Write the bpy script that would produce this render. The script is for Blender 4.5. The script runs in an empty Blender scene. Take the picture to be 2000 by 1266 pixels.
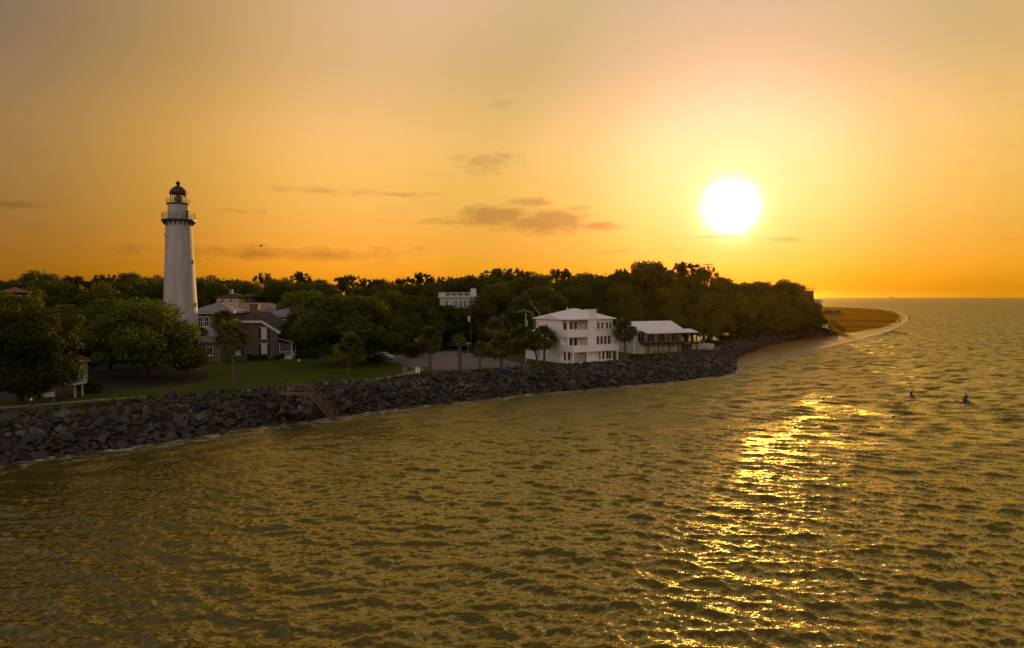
import bpy, bmesh, math, random
import numpy as np
from mathutils import Vector, Matrix
R = math.radians
sc = bpy.context.scene
col = sc.collection
rnd = random.Random(7)

# ------------------------------------------------------------------ camera
PITCH = R(2.34); FPX = 1333.0; CAMH = 15.0
cam = bpy.data.objects.new("camera", bpy.data.cameras.new("camera")); col.objects.link(cam)
cam.data.lens = 24.0; cam.data.sensor_width = 36.0
cam.data.clip_start = 0.5; cam.data.clip_end = 60000.0
cam.location = (0, 0, CAMH); cam.rotation_euler = (math.pi/2 - PITCH, 0, 0)
sc.camera = cam

def pdir(px, py):
    u = (px-1000)/FPX; v = (633-py)/FPX
    return Vector((u, math.cos(PITCH)+v*math.sin(PITCH), -math.sin(PITCH)+v*math.cos(PITCH)))
def G(px, py, z=3.0):               # point of the ground (height z) seen at a photo pixel
    d = pdir(px, py); t = (z-CAMH)/d.z
    return Vector((d.x*t, d.y*t, z))
def D(px, py, Y):                   # point at distance Y seen at a photo pixel
    d = pdir(px, py); t = Y/d.y
    return Vector((d.x*t, Y, CAMH+d.z*t))
def X_at(px, Y): return (px-1000)/FPX*Y*1.0009

# ------------------------------------------------------------------ sky, sun, exposure
SUN_AZ, SUN_EL = R(17.657), R(7.04)
sun_dir = Vector((math.sin(SUN_AZ)*math.cos(SUN_EL), math.cos(SUN_AZ)*math.cos(SUN_EL), math.sin(SUN_EL)))
world = bpy.data.worlds.new("World"); sc.world = world; world.use_nodes = True
wt = world.node_tree; wn = wt.nodes; wl = wt.links
class NB:                            # small node builder
    def __init__(s, tree): s.t = tree
    def m(s, op, a, b=None, c=None, clamp=False):
        n = s.t.nodes.new('ShaderNodeMath'); n.operation = op; n.use_clamp = clamp
        for i, x in enumerate((a, b, c)):
            if x is None: continue
            if isinstance(x, (int, float)): n.inputs[i].default_value = x
            else: s.t.links.new(x, n.inputs[i])
        return n.outputs[0]
    def vm(s, op, a, b=None, out=0):
        n = s.t.nodes.new('ShaderNodeVectorMath'); n.operation = op
        for i, x in enumerate((a, b)):
            if x is None: continue
            if isinstance(x, (tuple, Vector)): n.inputs[i].default_value = tuple(x)
            elif isinstance(x, (int, float)): n.inputs['Scale'].default_value = x
            else: s.t.links.new(x, n.inputs['Scale'] if (op == 'SCALE' and i == 1) else n.inputs[i])
        return n.outputs[out]
    def ramp(s, fac, stops, mode='B_SPLINE'):
        n = s.t.nodes.new('ShaderNodeValToRGB'); cr = n.color_ramp; cr.interpolation = mode
        while len(cr.elements) < len(stops): cr.elements.new(0.5)
        for e, (p, c) in zip(cr.elements, stops): e.position = p; e.color = (c[0], c[1], c[2], 1)
        s.t.links.new(fac, n.inputs[0]); return n.outputs[0]
    def mix(s, fac, a, b, blend='MIX'):
        n = s.t.nodes.new('ShaderNodeMix'); n.data_type = 'RGBA'; n.blend_type = blend
        for k, x in ((0, fac), (6, a), (7, b)):
            if isinstance(x, (int, float)): n.inputs[k].default_value = x
            elif isinstance(x, tuple): n.inputs[k].default_value = (*x[:3], 1)
            else: s.t.links.new(x, n.inputs[k])
        return n.outputs[2]
    def noise(s, vec, scale, detail=4, rough=0.55, out=0, dist=0.0):
        n = s.t.nodes.new('ShaderNodeTexNoise')
        n.inputs['Scale'].default_value = scale; n.inputs['Detail'].default_value = detail
        n.inputs['Roughness'].default_value = rough; n.inputs['Distortion'].default_value = dist
        if vec is not None: s.t.links.new(vec, n.inputs['Vector'])
        return n.outputs[out]
    def mapping(s, vec, scale=(1, 1, 1), rot=(0, 0, 0)):
        n = s.t.nodes.new('ShaderNodeMapping'); n.inputs['Scale'].default_value = scale
        n.inputs['Rotation'].default_value = rot; s.t.links.new(vec, n.inputs['Vector']); return n.outputs[0]
W = NB(wt)
tc = wn.new('ShaderNodeTexCoord'); dirv = W.vm('NORMALIZE', tc.outputs['Generated'])
sx = wn.new('ShaderNodeSeparateXYZ'); wl.new(dirv, sx.inputs[0])
DEG = 180/math.pi
el = W.m('MULTIPLY', W.m('ARCSINE', sx.outputs[2]), DEG)
az = W.m('MULTIPLY', W.m('ARCTAN2', sx.outputs[0], sx.outputs[1]), DEG)
cosang = W.vm('DOT_PRODUCT', dirv, sun_dir, out=1)
th = W.m('MULTIPLY', W.m('ARCCOSINE', W.m('MINIMUM', cosang, 0.9999999)), DEG)
elr = W.ramp(W.m('DIVIDE', el, 90, clamp=True), [(p/90, c) for p, c in (
    (0, (.62,.22,.002)), (1, (.82,.30,.006)), (2, (.93,.36,.018)), (3, (.965,.389,.035)), (5, (.954,.439,.068)), (7, (.945,.490,.099)), (9, (.95,.517,.12)),
    (12, (.96,.54,.165)), (15, (.82,.495,.195)), (18, (.70,.45,.20)), (22, (.71,.465,.26)), (26, (.72,.47,.29)), (34, (.58,.40,.22)), (45, (.48,.35,.19)), (90, (.42,.32,.20)))])
thr = W.ramp(W.m('DIVIDE', th, 180, clamp=True), [(p/180, tuple(x/3 for x in c)) for p, c in (
    (3, (2.1,1.645,2.8)), (5, (2.0,1.64,2.6)), (7, (1.85,1.61,2.35)), (9, (1.58,1.45,2.05)), (12, (1.28,1.21,1.40)), (16, (1.03,1.06,1.1)), (20, (.90,.95,.82)),
    (25, (1.0,1.0,.97)), (30, (1.07,1.04,1.08)), (36, (.97,.93,.82)), (42, (.72,.665,.49)), (50, (.42,.42,.41)), (60, (.25,.275,.57)), (95, (.60,.62,.90)), (180, (1.0,1.0,1.45)))])
thr = W.vm('SCALE', thr, 3.0)        # a colour ramp holds no value above 1
base = W.mix(1.0, elr, thr, 'MULTIPLY')
# clouds: soft banks at fixed bearings (bearing / elevation of each taken from the view)
cc = wn.new('ShaderNodeCombineXYZ'); wl.new(az, cc.inputs[0]); wl.new(W.m('MULTIPLY', el, 3.2), cc.inputs[1])
cn = W.noise(cc.outputs[0], 0.42, 8, 0.62, dist=0.5)
cn2 = W.noise(W.mapping(cc.outputs[0], (0.16, 0.42, 1)), 1.0, 5, 0.6, dist=0.5)
def azel(px, py):
    d = pdir(px, py).normalized(); return math.degrees(math.atan2(d.x, d.y)), math.degrees(math.asin(d.z))
acc = None
for px, py, sx_, sy_, k in ((968, 424, 62, 20, .95), (1075, 434, 62, 22, 1.0), (1040, 395, 42, 9, .75), (1165, 442, 44, 8, .75), (1120, 408, 40, 6, .6),
                            (862, 433, 44, 7, .65), (950, 318, 62, 20, .55), (1010, 320, 24, 14, .4), (762, 380, 85, 6, .55), (540, 496, 230, 14, .62),
                            (30, 398, 50, 8, .6), (990, 205, 60, 14, .3), (1405, 463, 60, 4, .62), (1532, 467, 30, 5, .62), (735, 484, 40, 5, .5),
                            (810, 485, 30, 5, .5), (1230, 490, 120, 6, .4), (620, 372, 150, 10, .4), (470, 412, 60, 8, .4)):
    a0, e0 = azel(px, py); sa = 1.3*sx_/FPX*DEG; se = 1.25*sy_/FPX*DEG
    g = W.m('EXPONENT', W.m('MULTIPLY', W.m('ADD', W.m('POWER', W.m('ABSOLUTE', W.m('DIVIDE', W.m('SUBTRACT', az, a0), sa)), 2.0),
                                            W.m('POWER', W.m('ABSOLUTE', W.m('DIVIDE', W.m('SUBTRACT', el, e0), se)), 2.0)), -1.0))
    g = W.m('MULTIPLY', g, k)
    acc = g if acc is None else W.m('MAXIMUM', acc, g)
cl = W.m('MULTIPLY', W.m('SUBTRACT', W.m('ADD', W.m('MULTIPLY', acc, 1.15), W.m('MULTIPLY', cn, 1.35)), 0.98), 1.7, clamp=True)
streak = W.m('MULTIPLY', W.m('SUBTRACT', cn2, 0.5), 1.2, clamp=True)
lowband = W.m('EXPONENT', W.m('MULTIPLY', W.m('POWER', W.m('DIVIDE', W.m('SUBTRACT', el, 6.0), 7.0), 2.0), -1.0))
streak = W.m('MULTIPLY', streak, lowband)
clear = base
base = W.mix(streak, clear, W.mix(1.0, clear, (.80, .78, .9), 'MULTIPLY'))
base = W.mix(W.m('MULTIPLY', cl, .9), base, W.mix(1.0, clear, (.62, .56, .70), 'MULTIPLY'))
# veil of light round the sun and the burnt-out disc itself (dimmed where the low cloud crosses it)
halo = W.m('MULTIPLY', W.m('EXPONENT', W.m('MULTIPLY', th, -0.75)), 2.6)
core = W.m('MULTIPLY', W.m('POWER', W.m('DIVIDE', W.m('SUBTRACT', 3.2, th), 2.3, clamp=True), 2.3), 9.5)
sunlight = W.m('MULTIPLY', core, W.m('SUBTRACT', 1.0, W.m('MULTIPLY', cl, 0.93)))
glow = W.vm('ADD', W.vm('SCALE', (1.0, .80, .36), halo), W.vm('SCALE', (1.0, .66, .26), sunlight))
gold = W.vm('ADD', base, glow)
nish = wn.new('ShaderNodeTexSky'); nish.sky_type = 'NISHITA'; nish.sun_disc = False
nish.sun_elevation = SUN_EL; nish.sun_rotation = SUN_AZ; nish.dust_density = 4.0
bg1 = wn['Background']; wl.new(gold, bg1.inputs[0]); bg1.inputs[1].default_value = 1.0
bg2 = wn.new('ShaderNodeBackground')
wl.new(nish.outputs[0], bg2.inputs[0])
back = W.m('DIVIDE', W.m('SUBTRACT', th, 55.0), 40.0, clamp=True)
wl.new(W.m('MULTIPLY', back, 0.15), bg2.inputs[1])
add = wn.new('ShaderNodeAddShader'); wl.new(bg1.outputs[0], add.inputs[0]); wl.new(bg2.outputs[0], add.inputs[1])
wl.new(add.outputs[0], wn['World Output'].inputs[0])

sun = bpy.data.objects.new("sun", bpy.data.lights.new("sun", 'SUN')); col.objects.link(sun)
sun.data.energy = 5.0; sun.data.angle = R(0.5); sun.data.color = (1.0, .56, .14)
sun.rotation_euler = (-sun_dir).to_track_quat('-Z', 'Y').to_euler()
sc.view_settings.view_transform = 'Standard'; sc.view_settings.look = 'None'
sc.view_settings.exposure = 0.0; sc.view_settings.gamma = 1.0
sc.cycles.max_bounces = 5; sc.cycles.diffuse_bounces = 2; sc.cycles.glossy_bounces = 3
sc.cycles.transmission_bounces = 4; sc.cycles.transparent_max_bounces = 8
sc.cycles.sample_clamp_indirect = 5.0; sc.cycles.sample_clamp_direct = 8.0; sc.cycles.caustics_reflective = False; sc.cycles.caustics_refractive = False

# ------------------------------------------------------------------ helpers
def tag(o, label=None, cat=None, group=None, kind=None):
    if label: o['label'] = label
    if cat: o['category'] = cat
    if group: o['group'] = group
    if kind: o['kind'] = kind
    return o
def link_mesh(name, me, m=None, parent=None, smooth=False):
    if m is not None: me.materials.append(m)
    if smooth: me.polygons.foreach_set('use_smooth', [True]*len(me.polygons))
    o = bpy.data.objects.new(name, me); col.objects.link(o)
    if parent is not None: o.parent = parent
    return o
def np_mesh(name, V, F, attrs=None):
    V = np.asarray(V, dtype=np.float32); F = np.asarray(F, dtype=np.int32)
    me = bpy.data.meshes.new(name); k = F.shape[1]
    me.vertices.add(len(V)); me.vertices.foreach_set('co', V.ravel())
    me.loops.add(F.size); me.loops.foreach_set('vertex_index', F.ravel())
    me.polygons.add(len(F)); me.polygons.foreach_set('loop_start', np.arange(0, F.size, k, dtype=np.int32))
    for a, d in (attrs or {}).items():
        at = me.attributes.new(a, 'FLOAT', 'POINT'); at.data.foreach_set('value', np.asarray(d, dtype=np.float32))
    me.update(calc_edges=True); me.validate(); return me
class MB:
    def __init__(s): s.v = []; s.f = []
    def add(s, vs, fs):
        b = len(s.v); s.v += [tuple(p) for p in vs]; s.f += [tuple(i+b for i in f) for f in fs]; return s
    def box(s, x0, x1, y0, y1, z0, z1, M=None):
        vs = [Vector(p) for p in ((x0,y0,z0),(x1,y0,z0),(x1,y1,z0),(x0,y1,z0),(x0,y0,z1),(x1,y0,z1),(x1,y1,z1),(x0,y1,z1))]
        if M is not None: vs = [M @ p for p in vs]
        return s.add(vs, [(3,2,1,0),(4,5,6,7),(0,1,5,4),(1,2,6,5),(2,3,7,6),(3,0,4,7)])
    def tube(s, p0, p1, r0, r1=None, n=8, caps=True):
        p0 = Vector(p0); p1 = Vector(p1); r1 = r0 if r1 is None else r1
        d = (p1-p0).normalized(); u = d.orthogonal().normalized(); w = d.cross(u)
        vs = [p0+(u*math.cos(2*math.pi*i/n)+w*math.sin(2*math.pi*i/n))*r0 for i in range(n)]
        vs += [p1+(u*math.cos(2*math.pi*i/n)+w*math.sin(2*math.pi*i/n))*r1 for i in range(n)]
        fs = [(i,(i+1)%n,n+(i+1)%n,n+i) for i in range(n)]
        if caps: fs += [tuple(range(n-1,-1,-1)), tuple(range(n,2*n))]
        return s.add(vs, fs)
    def path(s, pts, rs, n=7):
        pts = [Vector(p) for p in pts]; vs = []; fs = []; u = None
        for i, p in enumerate(pts):
            d = (pts[min(i+1,len(pts)-1)]-pts[max(i-1,0)]).normalized()
            u = d.orthogonal().normalized() if u is None else (u-d*u.dot(d)).normalized()
            w = d.cross(u)
            vs += [p+(u*math.cos(2*math.pi*k/n)+w*math.sin(2*math.pi*k/n))*rs[i] for k in range(n)]
        for i in range(len(pts)-1):
            fs += [(i*n+k, i*n+(k+1)%n, (i+1)*n+(k+1)%n, (i+1)*n+k) for k in range(n)]
        fs += [tuple(range(n-1,-1,-1)), tuple(range((len(pts)-1)*n, len(pts)*n))]
        return s.add(vs, fs)
    def lathe(s, prof, n=24, c=(0,0)):
        vs = [(c[0]+r*math.cos(2*math.pi*i/n), c[1]+r*math.sin(2*math.pi*i/n), z) for r, z in prof for i in range(n)]
        fs = [(j*n+i, j*n+(i+1)%n, (j+1)*n+(i+1)%n, (j+1)*n+i) for j in range(len(prof)-1) for i in range(n)]
        fs += [tuple(range(n-1,-1,-1)), tuple(range((len(prof)-1)*n, len(prof)*n))]
        return s.add(vs, fs)
    def poly(s, pts): return s.add(pts, [tuple(range(len(pts)))])
    def prism(s, pts, d):               # pts: closed outline of 3-D points, pushed by vector d
        n = len(pts); d = Vector(d); vs = [Vector(p) for p in pts]; vs += [p+d for p in vs]
        return s.add(vs, [tuple(range(n-1,-1,-1)), tuple(range(n,2*n))]+[(i,(i+1)%n,n+(i+1)%n,n+i) for i in range(n)])
    def build(s, name, m, parent=None, smooth=False):
        me = bpy.data.meshes.new(name); me.from_pydata(s.v, [], s.f); me.update()
        bm = bmesh.new(); bm.from_mesh(me); bmesh.ops.recalc_face_normals(bm, faces=bm.faces); bm.to_mesh(me); bm.free()
        o = link_mesh(name, me, m, parent, False)
        if smooth:
            me.polygons.foreach_set('use_smooth', [True]*len(me.polygons))
            me.set_sharp_from_angle(angle=R(40))
        return o
def thing(name, label, cat, loc, rotz=0, group=None, scale=None):
    o = bpy.data.objects.new(name, None); col.objects.link(o); o.empty_display_size = 0.5
    o.location = loc; o.rotation_euler = (0, 0, rotz)
    if scale: o.scale = scale
    return tag(o, label, cat, group)
def copy_tree(o, parent=None):
    c = o.copy(); col.objects.link(c)
    if parent is not None: c.parent = parent
    for ch in list(o.children): copy_tree(ch, c)
    return c

# ------------------------------------------------------------------ materials
def mat(name, c1, c2=None, scale=3.0, rough=0.8, bump=0.0, spec=0.3, metal=0.0, stretch=(1,1,1), detail=5, objrand=0.0, coord='Object'):
    m = bpy.data.materials.new(name); m.use_nodes = True; t = m.node_tree; B = NB(t)
    p = t.nodes['Principled BSDF']; p.inputs['Roughness'].default_value = rough
    p.inputs['Specular IOR Level'].default_value = spec; p.inputs['Metallic'].default_value = metal
    c2 = c2 or tuple(x*0.75 for x in c1)
    tcn = t.nodes.new('ShaderNodeTexCoord'); v = B.mapping(tcn.outputs[coord], stretch)
    n = B.noise(v, scale, detail, 0.6)
    f = B.m('MULTIPLY', B.m('SUBTRACT', n, 0.3), 2.5, clamp=True)
    c = B.mix(f, c1, c2)
    if objrand:
        oi = t.nodes.new('ShaderNodeObjectInfo')
        k = B.m('ADD', 1.0-objrand, B.m('MULTIPLY', oi.outputs['Random'], 2*objrand))
        c = B.vm('SCALE', c, k)
    t.links.new(c, p.inputs['Base Color'])
    if bump:
        b = t.nodes.new('ShaderNodeBump'); b.inputs['Strength'].default_value = bump; b.inputs['Distance'].default_value = 0.1
        t.links.new(n, b.inputs['Height']); t.links.new(b.outputs[0], p.inputs['Normal'])
    return m
def leaf_mat(name, c1, c2, c3, trans=0.35):
    m = bpy.data.materials.new(name); m.use_nodes = True; t = m.node_tree; B = NB(t)
    p = t.nodes['Principled BSDF']; p.inputs['Roughness'].default_value = 0.7; p.inputs['Specular IOR Level'].default_value = 0.15
    tcn = t.nodes.new('ShaderNodeTexCoord')
    big = B.noise(tcn.outputs['Object'], 0.35, 3, 0.5); fine = B.noise(tcn.outputs['Object'], 3.0, 2, 0.5)
    c = B.mix(B.m('MULTIPLY', B.m('SUBTRACT', big, 0.35), 3.0, clamp=True), c1, c2)
    c = B.mix(B.m('MULTIPLY', B.m('SUBTRACT', fine, 0.45), 3.0, clamp=True), c, c3)
    oi = t.nodes.new('ShaderNodeObjectInfo')
    c = B.vm('SCALE', c, B.m('ADD', 0.6, B.m('MULTIPLY', oi.outputs['Random'], 0.8)))
    t.links.new(c, p.inputs['Base Color'])
    tr = t.nodes.new('ShaderNodeBsdfTranslucent'); t.links.new(c, tr.inputs[0])
    mx = t.nodes.new('ShaderNodeMixShader'); mx.inputs[0].default_value = trans
    t.links.new(p.outputs[0], mx.inputs[1]); t.links.new(tr.outputs[0], mx.inputs[2])
    t.links.new(mx.outputs[0], t.nodes['Material Output'].inputs[0]); return m
def glass_mat(name, c=(.02,.022,.025)):
    m = bpy.data.materials.new(name); m.use_nodes = True; p = m.node_tree.nodes['Principled BSDF']
    p.inputs['Base Color'].default_value = (*c, 1); p.inputs['Roughness'].default_value = 0.08; p.inputs['Specular IOR Level'].default_value = 0.6
    return m
def brick_mat(name, c1, c2, mortar):
    m = bpy.data.materials.new(name); m.use_nodes = True; t = m.node_tree; B = NB(t); p = t.nodes['Principled BSDF']
    tcn = t.nodes.new('ShaderNodeTexCoord'); bt = t.nodes.new('ShaderNodeTexBrick')
    sp = t.nodes.new('ShaderNodeSeparateXYZ'); t.links.new(tcn.outputs['Object'], sp.inputs[0])
    cb = t.nodes.new('ShaderNodeCombineXYZ'); t.links.new(B.m('ADD', sp.outputs[0], sp.outputs[1]), cb.inputs[0]); t.links.new(sp.outputs[2], cb.inputs[1])
    t.links.new(cb.outputs[0], bt.inputs['Vector']); bt.inputs['Scale'].default_value = 4.5
    bt.inputs['Color1'].default_value = (*c1,1); bt.inputs['Color2'].default_value = (*c2,1); bt.inputs['Mortar'].default_value = (*mortar,1)
    bt.inputs['Mortar Size'].default_value = 0.012
    n = B.noise(tcn.outputs['Object'], 0.8, 5, 0.6)
    t.links.new(B.mix(B.m('MULTIPLY', n, 0.6), bt.outputs[0], B.mix(1.0, bt.outputs[0], (.6,.6,.6), 'MULTIPLY')), p.inputs['Base Color'])
    p.inputs['Roughness'].default_value = 0.85; return m
def seam_mat(name, c1, c2, axis=0, period=0.45, rough=0.45):     # standing-seam metal sheets
    m = bpy.data.materials.new(name); m.use_nodes = True; t = m.node_tree; B = NB(t); p = t.nodes['Principled BSDF']
    tcn = t.nodes.new('ShaderNodeTexCoord'); sp = t.nodes.new('ShaderNodeSeparateXYZ'); t.links.new(tcn.outputs['Object'], sp.inputs[0])
    s = B.m('GREATER_THAN', B.m('ABSOLUTE', B.m('SUBTRACT', B.m('FRACT', B.m('DIVIDE', sp.outputs[axis], period)), 0.5)), 0.44)
    n = B.noise(tcn.outputs['Object'], 0.9, 5, 0.6)
    c = B.mix(B.m('MULTIPLY', B.m('SUBTRACT', n, .35), 2.0, clamp=True), c1, c2)
    t.links.new(B.mix(s, c, B.mix(1.0, c, (.72,.72,.72), 'MULTIPLY')), p.inputs['Base Color'])
    b = t.nodes.new('ShaderNodeBump'); b.inputs['Strength'].default_value = .5; b.inputs['Distance'].default_value = .04
    t.links.new(s, b.inputs['Height']); t.links.new(b.outputs[0], p.inputs['Normal'])
    p.inputs['Roughness'].default_value = rough; p.inputs['Metallic'].default_value = 0.0; return m

M = {}
M['stucco'] = mat('white_stucco', (.80,.79,.77), (.72,.71,.69), 1.2, .8, .15)
M['tower'] = mat('painted_masonry', (.45,.44,.43), (.30,.285,.27), .9, .75, .2, stretch=(1,1,.12), detail=8)
M['white'] = mat('white_paint', (.78,.77,.75), (.68,.67,.65), 2.0, .6)
M['trim'] = mat('grey_white_trim', (.62,.60,.58), (.52,.50,.48), 2.0, .7)
M['iron'] = mat('black_iron', (.016,.015,.014), (.03,.025,.02), 4.0, .55)
M['dome'] = mat('dark_dome_metal', (.022,.018,.015), (.045,.03,.022), 2.0, .5)
M['brick'] = brick_mat('red_brown_brick', (.15,.085,.06), (.10,.06,.045), (.20,.17,.15))
M['brick_tan'] = brick_mat('tan_brick', (.22,.15,.10), (.17,.11,.08), (.24,.20,.17))
M['shingle'] = mat('dark_roof_shingle', (.035,.028,.025), (.06,.045,.04), 3.0, .9, .3)
M['greyroof'] = seam_mat('grey_metal_roof', (.19,.18,.185), (.14,.135,.14), 0, .5)
M['whiteroof'] = seam_mat('white_metal_roof', (.70,.70,.72), (.60,.60,.62), 0, .45)
M['pinkroof'] = mat('pale_tile_roof', (.27,.19,.165), (.19,.13,.11), 2.0, .8, .2)
M['rustroof'] = mat('rust_tile_roof', (.22,.09,.05), (.15,.06,.035), 3.0, .85, .2)
M['glass'] = glass_mat('dark_window_glass'); M['blind'] = mat('white_window_blind', (.55,.55,.54), (.48,.48,.47), 1, .5, stretch=(.2,.2,12))
M['curtain'] = mat('window_curtain', (.10,.085,.07), (.05,.045,.04), 2, .6, stretch=(6,6,.4))
M['shutter'] = mat('black_shutter', (.012,.012,.012), (.02,.02,.02), 4, .6)
M['greysiding_shade'] = mat('grey_siding_and_shaded_white', (.42,.42,.40), (.36,.36,.34), 1, .8, .1, stretch=(.1,.1,8))  # grey siding, and white parts with tree shade put into the colour
M['yellowwall'] = mat('pale_yellow_wall', (.50,.40,.20), (.42,.33,.16), 1.0, .85)
M['wood'] = mat('weathered_wood', (.15,.105,.065), (.085,.06,.038), 5, .85, .3, stretch=(1,1,1))
M['darkwood'] = mat('dark_stained_wood', (.05,.035,.025), (.03,.02,.016), 5, .8)
M['bark'] = mat('oak_bark', (.055,.042,.032), (.028,.021,.017), 3, .95, .5, stretch=(1,1,.3))
M['palebark'] = mat('pale_bare_bark', (.22,.16,.11), (.14,.10,.07), 3, .9, .4)
M['palmbark'] = mat('palm_bark', (.13,.10,.075), (.07,.052,.04), 6, .95, .5, stretch=(.6,.6,3))
M['leaf'] = leaf_mat('oak_leaves', (.046,.066,.006), (.08,.094,.008), (.13,.13,.014))
M['leaf2'] = leaf_mat('dark_oak_leaves', (.038,.050,.005), (.066,.074,.007), (.105,.10,.012))
M['palmleaf'] = leaf_mat('palm_fronds', (.075,.085,.014), (.11,.115,.018), (.16,.14,.03), .35)
M['deadleaf'] = leaf_mat('brown_palm_fronds', (.09,.065,.03), (.07,.05,.025), (.12,.08,.04), .2)
M['scrub'] = leaf_mat('beach_scrub', (.04,.05,.015), (.07,.075,.022), (.11,.09,.035), .25)
M['skin'] = mat('skin', (.36,.21,.14), (.33,.19,.12), 4, .6)
M['neoprene'] = mat('black_neoprene', (.012,.012,.014), (.02,.02,.022), 6, .6)
M['cloth'] = mat('dark_cloth', (.03,.03,.045), (.045,.04,.05), 8, .9)
M['cloth2'] = mat('brown_cloth', (.09,.05,.035), (.06,.035,.025), 8, .9)
M['hair'] = mat('dark_hair', (.02,.014,.01), (.03,.02,.014), 20, .7)
M['rubber'] = mat('tyre_rubber', (.015,.015,.015), (.02,.02,.02), 5, .9)
M['carpaint'] = mat('silver_white_car_paint', (.42,.42,.42), (.38,.38,.38), 1, .3, spec=.6)
M['concrete'] = mat('footpath_concrete', (.24,.205,.18), (.17,.145,.125), .7, .9, .2, detail=8)
M['asphalt'] = mat('pale_worn_asphalt', (.20,.165,.145), (.14,.115,.10), .35, .95, .2, detail=9)
M['green_sign'] = mat('green_sign', (.05,.45,.17), (.04,.4,.15), 2, .4); M['blue'] = mat('blue_tarp', (.04,.07,.22), (.03,.05,.17), 3, .6, .4)
M['yellowcloth'] = mat('yellow_canvas', (.50,.36,.06), (.42,.29,.05), 4, .8)

# ------------------------------------------------------------------ shore lines (top of the rocks / water's edge)
TT = [(-330,845),(-150,826),(0,812),(100,803),(200,795),(300,781),(400,772),(500,763),(600,755),(700,746),(800,738),(900,730),(1000,722),(1100,716),(1200,709),(1300,701),(1360,692),(1400,677),(1480,655),(1560,645),(1598,641.5),(1618,642.5)]
WW = [(-420,985),(-200,945),(0,908),(110,893),(210,880),(310,865),(420,848),(520,833),(640,818),(740,803),(840,791),(940,781),(1040,769),(1130,762),(1220,754),(1330,745),(1432,731),(1445,703),(1490,682),(1570,663),(1626,659),(1645,654)]
T3 = [G(x, y, 3.0) for x, y in TT]; W3 = [G(x, y, 0.0) for x, y in WW]
back = [G(1616,636,3.0), G(1611,626,3.0), G(1606,614,3.0), G(1600,600,3.0), Vector((560,1500,3)), Vector((-900,1500,3)), Vector((-900,200,3)), Vector((-200,40,3))]

def seg_dist(P, line):
    best = np.full(len(P), 1e9)
    for a, b in zip(line[:-1], line[1:]):
        a = np.array(a[:2]); b = np.array(b[:2]); ab = b-a; L = (ab@ab)+1e-9
        t = np.clip(((P-a)@ab)/L, 0, 1); q = a+t[:,None]*ab
        best = np.minimum(best, np.hypot(*(P-q).T))
    return best
def inside(P, poly):
    r = np.zeros(len(P), bool); n = len(poly)
    for i in range(n):
        x0, y0 = poly[i][:2]; x1, y1 = poly[(i+1)%n][:2]
        c = ((y0 > P[:,1]) != (y1 > P[:,1])) & (P[:,0] < (x1-x0)*(P[:,1]-y0)/((y1-y0) if abs(y1-y0) > 1e-9 else 1e-9)+x0)
        r ^= c
    return r

# ground: plateau + stone-filled slope running under the water
def ground_mat():
    m = bpy.data.materials.new('lawn_ground'); m.use_nodes = True; t = m.node_tree; B = NB(t); p = t.nodes['Principled BSDF']
    g = t.nodes.new('ShaderNodeNewGeometry'); pos = g.outputs['Position']
    n1 = B.noise(pos, .12, 6, .6); n2 = B.noise(pos, 2.2, 6, .65); n3 = B.noise(pos, 14, 3, .6)
    c = B.mix(B.m('MULTIPLY', B.m('SUBTRACT', n1, .38), 3.2, clamp=True), (.062,.094,.004), (.090,.106,.007))
    c = B.mix(B.m('MULTIPLY', B.m('SUBTRACT', n2, .5), 3.0, clamp=True), c, (.045,.040,.014))
    c = B.mix(B.m('MULTIPLY', B.m('SUBTRACT', n3, .5), 2.0, clamp=True), c, (.085,.085,.022))
    sp = t.nodes.new('ShaderNodeSeparateXYZ'); t.links.new(pos, sp.inputs[0])
    low = B.m('MULTIPLY', B.m('SUBTRACT', 2.9, sp.outputs[2]), 2.0, clamp=True)
    c = B.mix(low, c, B.mix(n2, (.030,.024,.018), (.055,.042,.030)))
    t.links.new(c, p.inputs['Base Color']); p.inputs['Roughness'].default_value = .95; p.inputs['Specular IOR Level'].default_value = .1
    b = t.nodes.new('ShaderNodeBump'); b.inputs['Strength'].default_value = .8; b.inputs['Distance'].default_value = .25
    t.links.new(n3, b.inputs['Height']); t.links.new(b.outputs[0], p.inputs['Normal']); return m
g = MB(); nT = len(T3)
g.poly([tuple(p) for p in T3]+[tuple(p) for p in back])
slope = []
for a, b in zip(T3, W3):
    e = b+(b-Vector((a.x,a.y,0)))*0.9; e.z = -2.6; slope.append((a, b, e))
vs = [tuple(p) for s in slope for p in (s[0], Vector((s[1].x, s[1].y, -0.25)), s[2])]
g.add(vs, [(3*i+k, 3*i+3+k, 3*i+4+k, 3*i+1+k) for i in range(nT-1) for k in (0,1)])
me = bpy.data.meshes.new('ground'); me.from_pydata(g.v, [], g.f); me.update()
bm = bmesh.new(); bm.from_mesh(me); bmesh.ops.triangulate(bm, faces=[f for f in bm.faces if len(f.verts) > 4]); bmesh.ops.recalc_face_normals(bm, faces=bm.faces); bm.to_mesh(me); bm.free()
if sum(p.normal.z*p.area for p in me.polygons) < 0: me.flip_normals()
ground = tag(link_mesh('ground', me, ground_mat()), kind='structure')

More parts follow.
